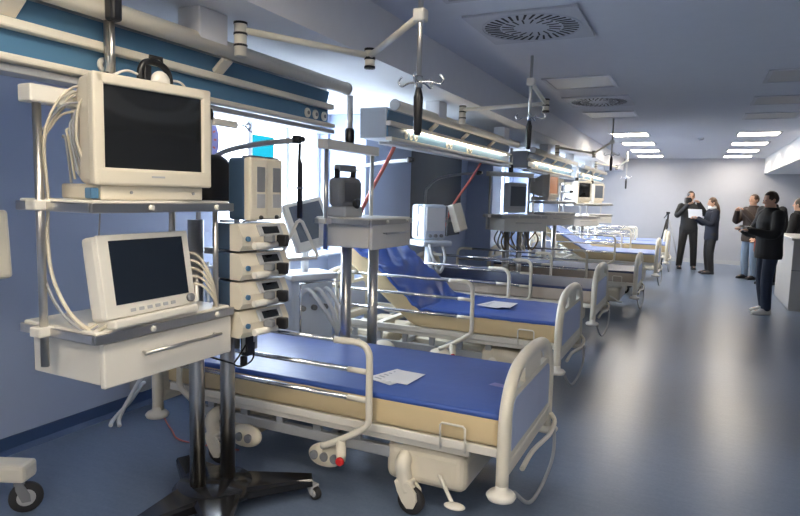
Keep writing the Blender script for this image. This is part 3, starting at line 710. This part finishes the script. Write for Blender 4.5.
    if hose:
        yy = BW - .06
        MB().tube(smooth_path([(.0, yy, z + .34), (.03, yy - .02, z + .30), (.025, yy - .12, z + .26), (.02, yy - .26, z + .27), (.01, yy - .5, z + .29), (.0, yy - .66, z + .26)], 6), .013, 10).build('push_handle', 'cream', b)
        MB().tube(smooth_path([(.02, yy - .02, z + .30), (.035, yy - .03, z + .20), (.04, yy - .10, z + .10), (.03, yy - .30, z + .03), (.02, yy - .55, z + .04), (.0, yy - .80, z + .20)], 6), .010, 10).build('drain_hose', 'lgrey', b)
    return b

B1 = hospital_bed('nearest hospital bed with flat blue mattress and a leaflet on it', -.69, 2.63)
B2 = hospital_bed('second hospital bed, head end raised under a wrinkled blue cover', -.84, 4.62, z=.06, raise_deg=38, rails=(True, True), wrinkle=1.0)
B3 = hospital_bed('third hospital bed with dark navy mattress, both rails up', -.88, 6.72, z=.05, top='mnavy', side='msidep', rails=(True, True))
B4 = hospital_bed('fourth hospital bed with dull brownish side and flat navy cover', -.66, 9.2, top='mnavy', side='msidep', rails=(True, False))
B5 = hospital_bed('fifth hospital bed, raised head with pale blue sheet, pulled further into the aisle', -.50, 11.2, z=.12, raise_deg=30, top='mpale', rails=(True, True), wrinkle=.8, detail=False)
B6 = hospital_bed('sixth hospital bed, set high, cream footboard next to the camera tripod', -.42, 13.2, z=.16, top='mpale', rails=(True, True), detail=False)
B7 = hospital_bed('seventh and farthest hospital bed by the end wall', -.55, 15.3, z=.10, top='mpale', rails=(True, True), detail=False)

def leaflet(label, x, y, z, rz, s=1.0):
    t = thing('leaflet', label, 'leaflet', (x, y, z), rz)
    MB().box((0, 0, .0015), (.21 * s, .29 * s, .003)).build('sheet', 'paper', t)
    m = MB()
    for k in range(5): m.box((0, -.10 * s + .045 * s * k, .0034), (.15 * s, .012, .0006))
    m.build('print', 'ink', t)
    MB().box((.055 * s, .03 * s, .0045), (.19 * s, .26 * s, .002), 0, rot(.25)).build('folded_sheet', 'paper', t)
leaflet('white printed leaflet lying on the nearest blue mattress', -1.43, 2.97, .6075, -.30, .85)
leaflet('white leaflet lying on the second, raised bed', -1.50, 5.12, .680, -.25)
t = tag(MB().prism([(-.07, -.02), (.02, -.035), (.07, .0), (.0, .02), (-.05, .03)], 'z', 0, .002).build('label_slip', 'lilac'), 'small torn pale slip near the foot of the nearest mattress', 'paper slip')
t.location = (-.86, 3.12, .6075)

# lifting pole of the first bed and the triangle hanging from it
def lifting_pole(label, loc, tip, m='offw', base_z=.5):
    t = thing('lifting_pole', label, 'lifting pole', loc)
    d = Vector(tip) - Vector(loc)
    dx, dy = d.x, d.y
    MB().tube(smooth_path([(0, 0, base_z), (0, 0, d.z - .35), (dx * .06, dy * .06, d.z - .18), (dx * .25, dy * .25, d.z - .07), (dx * .6, dy * .6, d.z - .02), (dx, dy, d.z)], 6), .017, 12).build('bent_tube', m, t)
    MB().cyl((0, 0, base_z - .15), (0, 0, base_z + .12), .024).build('socket', 'lgrey', t)
    MB().cyl((dx * .97, dy * .97, d.z - .022), (dx * .97, dy * .97, d.z + .026), .028).cyl((dx * .985, dy * .985, d.z + .002), (dx * 1.03, dy * 1.03, d.z + .004), .018).build('end_cap', 'black', t)
lifting_pole('grey bent lifting pole over the nearest bed holding a triangle grip', (-2.97, 3.12, 0), (-2.15, 3.10, 1.915), 'lgrey')
t = thing('grip_triangle', 'white triangular hand grip on a black strap hanging above the nearest bed', 'hand grip', (-2.15, 3.10, 1.20))
MB().tube([(0, -.005, .69), (0, -.008, .60), (0, 0, .57), (0, 0, .25)], .012, 8, rr=[(.012, .008), (.012, .008), (.019, .013), (.019, .013)]).build('strap', 'black', t)
MB().box((0, 0, .43), (.03, .05, .012), .003).build('strap_buckle', 'grey', t)
tri = [(0, .0, .235), (.0, .02, .225), (.0, .135, .02), (.0, .125, .0), (.0, -.125, .0), (.0, -.135, .02), (.0, -.02, .225)]
MB().tube(tri, .011, 10, closed=True).xf(Matrix.Rotation(-.35, 4, 'Z')).build('triangle', 'offw', t)
lifting_pole('white bent lifting pole over the second bed with black end', (-3.12, 5.25, 0), (-2.37, 5.20, 1.927), 'white')
lifting_pole('dark lifting pole over the third bed before the dark blind', (-3.17, 7.40, 0), (-2.40, 7.3, 1.90), 'gcable')
lifting_pole('white lifting pole leaning over the fifth bed', (-2.79, 11.7, 0), (-2.1, 11.9, 1.75), 'white')

# ------------------------------------------------------------------ ventilators and trolleys between beds
def ventilator(label, loc, rz, m='pale', tilt=True, h=1.08):
    t = thing('ventilator', label, 'ventilator', loc, rz)
    MB().cyl((0, 0, .12), (0, 0, h), .045).build('column', 'pale', t)
    b = MB()
    for a in range(4):
        aa = a * PI / 2 + .5
        b.box((.14 * math.cos(aa), .14 * math.sin(aa), .10), (.30, .06, .05), .01, rot(aa))
    b.build('base', 'lgrey', t)
    for a in range(4):
        aa = a * PI / 2 + .5; caster(t, .27 * math.cos(aa), .27 * math.sin(aa), .09, .036, aa + .6)
    MB().box((0, 0, h + .03), (.36, .36, .06), .02).build('tray', m, t)
    MB().box((-.02, 0, h + .25), (.26, .28, .37), .03).build('housing', m, t)
    MB().box((.112, 0, h + .28), (.006, .22, .24), .002).build('front_panel', 'white', t)
    for k in range(3): MB().lathe([(.018, 0), (.018, .02)], (.114, -.07 + .07 * k, h + .11), 'x', 16).build('knob', 'grey', t)
    MB().tube([(.06, -.18, h + .10), (.06, -.18, h + .42), (.06, .18, h + .42), (.06, .18, h + .10)], .010).build('grab_rail', 'chrome', t)
    if tilt:
        s = MB().box((0, 0, 0), (.08, .20, .30), .015).xf(Matrix.Translation((.08, .30, h + .30)) @ rot(.5, -.28, .1).to_4x4()).build('tilted_display', 'creamp', t)
        MB().cyl((.0, .14, h + .25), (.06, .26, h + .27), .014).build('display_arm', 'grey', t)
    MB().tube(smooth_path([(.10, -.08, h + .05), (.22, -.12, h - .02), (.28, -.05, h - .25), (.24, .05, h - .12), (.14, .06, h + .04)]), .016, 10).build('breathing_tube', 'lgrey', t)
    return t
ventilator('pale blue white ventilator on a column between second and third beds', (-2.52, 6.02, 0), math.radians(-35))
# ventilator by the window behind the pumps, its grey screen tilted
t = thing('ventilator', 'ventilator with tilted grey screen before the bright window', 'ventilator', (-2.82, 4.14, 0), math.radians(-28))
MB().box((-.05, 0, .62), (.40, .38, .60), .03).build('housing', 'pale', t)
MB().box((.0, 0, .20), (.46, .44, .22), .03).build('base', 'white', t)
for sx in (-1, 1):
    for sy in (-1, 1): caster(t, sx * .17, sy * .16, .10, .04, .4 * sx + sy, 'white')
MB().box((.02, 0, .945), (.34, .42, .05), .015).build('tray', 'white', t)
s = MB().box((0, 0, 0), (.07, .36, .40), .02).xf(Matrix.Translation((.06, .0, 1.35)) @ rot(0, -.30, .22).to_4x4()).build('screen_housing', 'offw', t)
MB().box((.037, 0, .02), (.004, .28, .29), .001).xf(Matrix.Translation((.06, .0, 1.35)) @ rot(0, -.30, .22).to_4x4()).build('screen', 'screeng', s)
MB().cyl((0, 0, .96), (.02, 0, 1.25), .03).build('neck', 'white', t)
for k in range(3):
    MB().lathe([(.022, 0), (.022, .03)], (.155, -.1 + .1 * k, .70), 'x', 16).build('knob', 'grey', t)
for k in range(3):
    MB().tube(smooth_path([(.15, -.12 + .1 * k, .80), (.28, -.10 + .08 * k, .86), (.40, -.02 + .06 * k, .70), (.36, .1, .52), (.22, .12, .45)]), .016, 10).build('breathing_tube', 'white', t)
MB().tube([(.15, -.19, .45), (.30, -.19, .45), (.30, -.19, .92), (.30, .19, .92), (.30, .19, .45), (.15, .19, .45)], .010).build('grab_rail', 'chrome', t)
MB().lathe([(.035, 0), (.035, .06), (.02, .08)], (.30, .05, .93)).build('jar', 'red', t) if False else None
# white trolley by the window
t = thing('utility_trolley', 'white wire trolley with bottles between the first bed head and the window', 'trolley', (-3.36, 4.12, 0))
m = MB()
for sx in (-1, 1):
    for sy in (-1, 1): m.cyl((sx * .2, sy * .28, .10), (sx * .2, sy * .28, 1.02), .012)
m.build('frame', 'white', t)
for z in (.25, .62, .98): MB().box((0, 0, z), (.42, .58, .02), .004).build('shelf', 'white', t)
for sx in (-1, 1):
    for sy in (-1, 1): caster(t, sx * .2, sy * .28, .12, .04, .6 * sy, 'lgrey')
for k, (dx, dy, h, mm, l) in enumerate(((.05, -.2, .16, 'offw', 'cream bottle on the window trolley, leftmost'), (.08, -.03, .12, 'pale', 'pale blue bottle on the window trolley, middle'), (.02, .15, .18, 'redhose', 'reddish bottle on the window trolley, rightmost'))):
    p = thing('bottle', l, 'bottle', (-3.36 + dx, 4.12 + dy, .99), 0, 'bottles on the window trolley')
    MB().lathe([(.035, 0), (.037, .01), (.037, h * .65), (.015, h * .8), (.015, h)]).build('bottle_body', mm, p)
    MB().lathe([(.018, h - .005), (.018, h + .02)]).build('cap', 'black', p)

# low trolley at the left frame edge
t = thing('equipment_trolley', 'cream trolley cut by the left edge, one dark caster showing', 'trolley', (-3.15, 1.71, 0))
MB().box((.0, .0, .215), (.66, .12, .09), .02, rot(math.radians(24))).box((-.25, -.22, .215), (.10, .55, .08), .02).build('base_arm', 'cream', t)
MB().box((-.24, -.14, .70), (.07, .07, 1.06), .012).tube([(-.24, -.14, 1.22), (.1, -.13, 1.26), (.32, -.12, 1.30)], .022).build('column', 'cream', t)
MB().box((.36, -.12, 1.34), (.10, .26, .30), .015, rot(math.radians(-20), math.radians(-10))).build('monitor_head', 'cream', t)
caster(t, .25, .10, .17, .076, 1.0, 'grey', 'lgrey'); caster(t, -.25, -.44, .17, .076, .3, 'grey', 'lgrey')

# wall gas hoses, wires
t = thing('wall_outlet', 'small steel wall outlet with white hoses low behind the nearest tower', 'wall outlet', (XL, 3.15, 0))
MB().box((.06, 0, .22), (.12, .10, .16), .01).build('outlet_box', 'lgrey', t)
MB().tube(smooth_path([(.10, -.02, .26), (.2, -.10, .30), (.24, -.22, .22), (.20, -.30, .06), (.24, -.34, .012)]), .014, 8).tube(smooth_path([(.10, .0, .20), (.18, -.10, .22), (.19, -.2, .14), (.14, -.30, .03), (.18, -.36, .012)]), .014, 8).build('hose', 'white', t)
tag(MB().tube(smooth_path([(XL + .14, 3.2, .18), (-3.3, 3.10, .02), (-3.05, 2.94, .006), (-2.85, 2.84, .006), (-2.45, 2.9, .006)]), .005, 8).build('wire', 'redhose'), 'thin red wire lying on the floor left of the nearest bed', 'wire')
tag(MB().tube(smooth_path([(-2.27, 4.62, 2.0), (-2.33, 4.58, 1.85), (-2.45, 4.53, 1.6), (-2.52, 4.50, 1.42), (-2.56, 4.52, 1.25), (-2.7, 4.55, 1.02)]), .016, 10).build('gas_hose', 'redhose'), 'red gas hose hanging down behind the second tower', 'hose', 'red gas hoses')
tag(MB().tube(smooth_path([(-2.27, 6.9, 2.0), (-2.33, 6.82, 1.85), (-2.50, 6.72, 1.55), (-2.56, 6.7, 1.42), (-2.58, 6.6, 1.25), (-2.5, 6.3, 1.12)]), .014, 10).build('gas_hose', 'redhose'), 'red gas hose hanging near the third tower', 'hose', 'red gas hoses')
for i in range(9):
    u = -.25 + .068 * i; x = -2.25 + .10 + .80 * random.uniform(-.06, .16) + .588 * u; y = 8.12 - .04 + .81 * u; z1 = 1.176
    pts = [(x, y, z1), (x + random.uniform(-.05, .08), y + random.uniform(-.08, .08), z1 - .12), (x + random.uniform(-.02, .10), y + random.uniform(-.1, .1), z1 - .26), (x + random.uniform(-.08, .05), y + random.uniform(-.1, .1), z1 - .16), (x + .04, y + .03, z1)]
    tag(MB().tube(smooth_path(pts), .010, 8).build('tubing_coil', random.choice(['bhose', 'cable', 'grey', 'bhose'])), 'loop of brown and cream tubing hanging under the third tower', 'tubing', 'tubing under the third tower')
# round print beside the monitor, on the wall
t = thing('wall_sign', 'round lilac sign on the wall edge right of the big boxy monitor', 'sign', (XL + .004, 3.80, 2.02))
MB().lathe([(.24, 0), (.24, .012)], (0, 0, 0), 'x', 40).build('disc', 'lilac', t)
m = MB()
for k in range(18):
    a = 2 * PI * k / 18; m.box((.0125, .19 * math.cos(a), .19 * math.sin(a)), (.002, .030, .016), 0, rot(0, 0, a))
m.build('marks', 'redhose', t)

# ------------------------------------------------------------------ reception desk on the right
t = thing('reception_desk', 'grey reception counter at the right edge behind the standing people', 'desk', (1.38, 10.9, 0))
MB().box((1.3, .9, .54), (2.6, 1.8, 1.06), .006).build('desk_body', 'deskw', t)
MB().box((1.3, .88, 1.09), (2.66, 1.86, .04), .008).build('worktop', 'deskw', t)
MB().box((1.3, -.003, .62), (2.6, .006, .012)).build('seam', 'grey', t)
MB().box((1.3, -.004, .03), (2.58, .010, .05)).build('plinth', 'deskw', t)

# ------------------------------------------------------------------ people
def remesh(mb, name, m, parent, vox=.010, sm=3):
    o = mb.build(name + '_raw', m)
    r = o.modifiers.new('r', 'REMESH'); r.mode = 'VOXEL'; r.voxel_size = vox; r.use_smooth_shade = True
    s = o.modifiers.new('s', 'SMOOTH'); s.iterations = sm; s.factor = .5
    dg = bpy.context.evaluated_depsgraph_get(); dg.update()
    me = bpy.data.meshes.new_from_object(o.evaluated_get(dg)); me.name = name
    bpy.data.objects.remove(o)
    for p in me.polygons: p.use_smooth = True
    n = bpy.data.objects.new(name, me); COL.objects.link(n)
    if not me.materials: me.materials.append(M[m])
    n.parent = parent
    return n
def limb(mb, pts, rs, seg=12):
    n = 5; P = smooth_path(pts, n); R = []
    for i in range(len(P)):
        f = i / n; k = min(int(f), len(rs) - 2); R.append(rs[k] + (rs[k + 1] - rs[k]) * (f - k))
    mb.tube(P, 0, seg, rr=R)
    mb.ball(pts[0], rs[0]); mb.ball(pts[-1], rs[-1])
def hand(mb, wr, d, up_, side):
    """palm and five curled fingers continuing the forearm direction d"""
    d = d.normalized(); n = (up_ - d * up_.dot(d)).normalized(); sd = d.cross(n) * side
    mb.tube([wr, wr + d * .035, wr + d * .085], .03, 10, rr=[(.022, .020), (.038, .018), (.040, .016)], flat=tuple(sd))
    for k in range(4):
        b = wr + d * .082 + sd * (.030 - .020 * k); Lf = (.068, .078, .072, .056)[k]
        mb.tube([b - d * .02, b + d * Lf * .45 - n * .006, b + d * Lf * .75 - n * Lf * .35, b + d * Lf * .7 - n * Lf * .65], .0085, 8)
    b = wr + d * .03 + sd * .030
    mb.tube([b, b + d * .03 + sd * .022 - n * .012, b + d * .058 + sd * .020 - n * .03], .010, 8)
def person(label, loc, rz, H=1.75, jacket='cblack', trousers='cdark', shoe='black', hair='hairb', long_hair=False, arms=None, stance=.10, step=0.0, lean=0.0, head_turn=0.0, head_down=0.0, coat_len=.80, puffy=1.0, scarf=False, collar=True):
    """faces -y locally; arms = [(elbow, wrist) right, left] in local metres"""
    t = thing('person', label, 'person', loc, rz)
    k = H / 1.75
    V = lambda x, y, z: Vector((x * k, y * k, z * k))
    ln = lambda z: -lean * max(0, z - .9)
    hipL, hipR = V(.09, 0, .92), V(-.09, 0, .92)
    feet = {1: V(stance, -step, .085), -1: V(-stance, step, .085)}
    knees = {s: V(s * (stance + .09) / 2 + s * .005, -.03 - s * step * .5, .50) for s in (1, -1)}
    sh = {s: V(s * .185, ln(1.42), 1.42) for s in (1, -1)}
    neck, head = V(0, ln(1.5) + .0, 1.50), V(0, ln(1.62) - .02 - head_down * .05, 1.635)
    if arms is None: arms = {1: (V(.25, -.02, 1.14), V(.24, -.12, .90)), -1: (V(-.25, -.02, 1.14), V(-.24, -.12, .90))}
    else: arms = {s: (V(*arms[s][0]), V(*arms[s][1])) for s in (1, -1)}
    Rh = Matrix.Rotation(head_turn, 4, 'Z') @ Matrix.Rotation(head_down, 4, 'X')
    hp = lambda x, y, z: head + (Rh @ Vector((x * k, y * k, z * k)))
    # body
    b = MB()
    b.loft([[V(math.cos(a) * rx, math.sin(a) * ry + ln(z), z) for a in [2 * PI * i / 20 for i in range(20)]] for z, rx, ry in
            ((.84, .13, .10), (.92, .165, .115), (1.02, .145, .105), (1.15, .140, .105), (1.30, .165, .115), (1.40, .165, .10), (1.47, .09, .07), (1.50, .055, .055))])
    limb(b, [V(0, ln(1.44), 1.44), neck, hp(0, .01, -.06)], [.065, .055, .055])
    b.ball(hp(0, 0, 0.015), (.074 * k, .092 * k, .105 * k)); b.ball(hp(0, -.02, -.06), (.056 * k, .066 * k, .06 * k))
    b.tube([hp(0, -.085, .02), hp(0, -.112, -.018), hp(0, -.085, -.028)], .012 * k, 8, rr=[.007 * k, .014 * k, .010 * k])
    for s in (1, -1): b.ball(hp(s * .076, .01, 0), (.012 * k, .020 * k, .030 * k))
    for s, hip in ((1, hipL), (-1, hipR)):
        limb(b, [hip, knees[s], feet[s]], [.085 * k, .055 * k, .038 * k])
        limb(b, [feet[s] - Vector((0, -.03 * k, .035 * k)), feet[s] + Vector((0, -.13 * k, -.05 * k))], [.042 * k, .030 * k])
        e, wr = arms[s]
        limb(b, [sh[s], e, wr], [.052 * k, .040 * k, .026 * k])
        hand(b, wr, (wr - e), Vector((0, 0, 1)) if abs((wr - e).normalized().z) < .8 else Vector((0, 1, 0)), s)
    remesh(b, 'body', 'skin', t, .0085, 2)
    # eyes, mouth
    for s in (1, -1): MB().ball(hp(s * .030, -.084, .012), (.011 * k, .008 * k, .007 * k), 10, 6).build('eye', 'black', t)
    MB().ball(hp(0, -.083, -.065), (.022 * k, .008 * k, .006 * k), 10, 6).build('mouth', 'redhose', t)
    # trousers
    tr = MB()
    tr.loft([[V(math.cos(a) * rx, math.sin(a) * ry, z) for a in [2 * PI * i / 20 for i in range(20)]] for z, rx, ry in ((.80, .14, .11), (.90, .180, .13), (1.0, .165, .12), (1.06, .155, .115))])
    for s, hip in ((1, hipL), (-1, hipR)):
        limb(tr, [hip, knees[s], feet[s] + Vector((0, .01, .015))], [.103 * k, .078 * k, .066 * k])
    remesh(tr, 'trousers', trousers, t, .012)
    # jacket
    j = MB(); p = puffy
    j.loft([[V(math.cos(a) * rx * p, math.sin(a) * ry * p + ln(z), z) for a in [2 * PI * i / 20 for i in range(20)]] for z, rx, ry in
            ((coat_len, .185, .14), (coat_len + .06, .195, .148), (1.02, .180, .140), (1.18, .178, .140), (1.32, .200, .148), (1.41, .195, .125), (1.475, .115, .095), (1.515, .080, .085))])
    for s in (1, -1):
        e, wr = arms[s]; d = (wr - e).normalized()
        limb(j, [sh[s], e, wr - d * .005], [.078 * p * k, .064 * p * k, .046 * p * k])
    if collar: j.tube([V(math.cos(a) * .078, ln(1.5) + math.sin(a) * .075, 1.515) for a in [2 * PI * i / 16 for i in range(16)]], .022 * k, 8, closed=True)
    remesh(j, 'jacket', jacket, t, .012)
    for s in (1, -1):
        f = feet[s]; sm = MB()
        sm.loft([[Vector((f.x + u * wd, f.y + yy, z0 + (v * hh))) for u, v in ((-1, 0), (1, 0), (1, .5), (.75, .9), (0, 1), (-.75, .9), (-1, .5))] for yy, wd, hh, z0 in
                 ((.075 * k, .028 * k, .07 * k, .002), (.05 * k, .042 * k, .105 * k, .002), (-.02 * k, .046 * k, .10 * k, .002), (-.09 * k, .050 * k, .07 * k, .002), (-.16 * k, .042 * k, .052 * k, .002), (-.19 * k, .022 * k, .035 * k, .004))])
        sm.build('shoe', shoe, t)
    h = MB()
    h.ball(hp(0, .016, .036), (.084 * k, .096 * k, .100 * k)); h.ball(hp(0, .03, .02), (.085 * k, .085 * k, .09 * k))
    # cut the face side free
    inv = Rh.inverted()
    dead = [v for v in h.bm.verts if (inv @ (v.co - head)).y < -.062 * k and (inv @ (v.co - head)).z < .075 * k]
    bmesh.ops.delete(h.bm, geom=dead, context='VERTS')
    if long_hair:
        for a in range(7):
            u = -.072 + .024 * a
            h.tube([hp(u, .05, .03), hp(u * 1.15, .085, -.08), hp(u * 1.2, .095, -.20), hp(u * 1.0, .10, -.32)], .02, 8, rr=[.03 * k, .036 * k, .034 * k, .012 * k])
    h.build('hair', hair, t)
    if scarf: MB().tube([V(math.cos(a) * .072, ln(1.5) + math.sin(a) * .075 - .01, 1.525 + .012 * math.sin(3 * a)) for a in [2 * PI * i / 18 for i in range(18)]], .036 * k, 10, closed=True).build('scarf', 'scarf', t)
    return t
person('cameraman in dark jacket and trousers holding a video camera to the eye', (-.10, 16.4, 0), .15, 1.86, 'cdark', 'cdark', 'black', 'hairb', arms={1: ((.30, -.16, 1.26), (.12, -.36, 1.50)), -1: ((-.28, -.22, 1.22), (-.10, -.42, 1.46))}, stance=.15, coat_len=.86)
t = thing('video_camera', 'black video camera held at the eye by the cameraman', 'camera', (-.16, 16.12, 1.66), .15)
MB().box((0, -.02, 0), (.11, .30, .13), .02).build('camera_body', 'black', t)
MB().cyl((0, -.17, 0), (0, -.30, 0), .045, .055).build('lens', 'black', t)
MB().box((0, .0, .10), (.03, .20, .025), .008).build('top_handle', 'black', t)
MB().box((.0, -.07, .14), (.07, .09, .05), .01).build('camera_light', 'grey', t)
t = thing('tripod', 'black camera tripod standing beside the cameraman', 'tripod', (-.58, 16.65, 0))
for a in (0.3, 2.4, 4.5):
    MB().cyl((.34 * math.cos(a), .34 * math.sin(a), .0), (.03 * math.cos(a), .03 * math.sin(a), 1.18), .014, .02).build('leg', 'lgrey' if a < 1 else 'black', t)
MB().cyl((0, 0, .95), (0, 0, 1.32), .02).box((0, 0, 1.34), (.09, .12, .05), .01).build('head', 'black', t)
MB().tube([(0, .0, 1.34), (-.10, .28, 1.20)], .010).build('pan_handle', 'black', t)
person('woman with long brown hair and white scarf reading a sheet, dark coat', (.38, 15.6, 0), -1.25, 1.72, 'cnavy', 'cdark', 'black', 'hairl', True, arms={1: ((.22, -.10, 1.16), (.10, -.34, 1.28)), -1: ((-.22, -.10, 1.16), (-.08, -.34, 1.26))}, stance=.10, coat_len=.78, scarf=True, head_down=.15)
tag(MB().box((0, 0, 0), (.30, .006, .21), .002).build('sheet_of_paper', 'paper'), 'white sheet held by the long haired woman', 'sheet of paper')
o = bpy.data.objects['sheet_of_paper']; o.location = (.02, 15.42, 1.36); o.rotation_euler = (.35, 0, -.35)
person('person in brown padded jacket and light jeans holding hands to face', (1.14, 15.1, 0), -.85, 1.80, 'cbrown', 'jeansl', 'black', 'hairl', arms={1: ((.27, -.16, 1.20), (.10, -.34, 1.42)), -1: ((-.27, -.16, 1.20), (-.10, -.32, 1.40))}, stance=.12, coat_len=.78, puffy=1.14)
person('person in black behind the brown jacket, reddish bag at the hip', (1.40, 14.3, 0), -.6, 1.84, 'cblack', 'cblack', 'black', 'hairb', stance=.10, coat_len=.72, puffy=1.05)
t = thing('shoulder_bag', 'reddish brown bag at the hip of the person in black', 'bag', (1.22, 14.06, .78), -.6)
MB().box((0, 0, .0), (.22, .09, .26), .03).build('bag_body', 'orange', t); MB().tube(smooth_path([(-.09, 0, .12), (-.10, .04, .35), (-.06, .08, .55)]), .012, 8).build('strap', 'black', t)
person('person in black jacket, dark jeans and white shoes standing in front of the counter', (1.02, 10.45, 0), -1.15, 1.78, 'cblack', 'jeansd', 'shoew', 'hairb', arms={1: ((.27, -.10, 1.16), (.12, -.34, 1.20)), -1: ((-.27, -.12, 1.16), (-.10, -.36, 1.22))}, stance=.12, step=.05, coat_len=.80, puffy=1.14, head_down=.2)
t = thing('photo_camera', 'small black camera held by the person in white shoes', 'camera', (.72, 10.28, 1.24), -1.15)
MB().box((0, 0, 0), (.13, .06, .085), .012).build('camera_body', 'black', t); MB().cyl((0, -.03, 0), (0, -.09, 0), .032).build('lens', 'grey', t)
person('person in black at the right edge, half hidden behind the reception counter', (1.74, 13.3, 0), -2.1, 1.72, 'cblack', 'cdark', 'black', 'hairb', stance=.10, coat_len=.74, puffy=1.08)
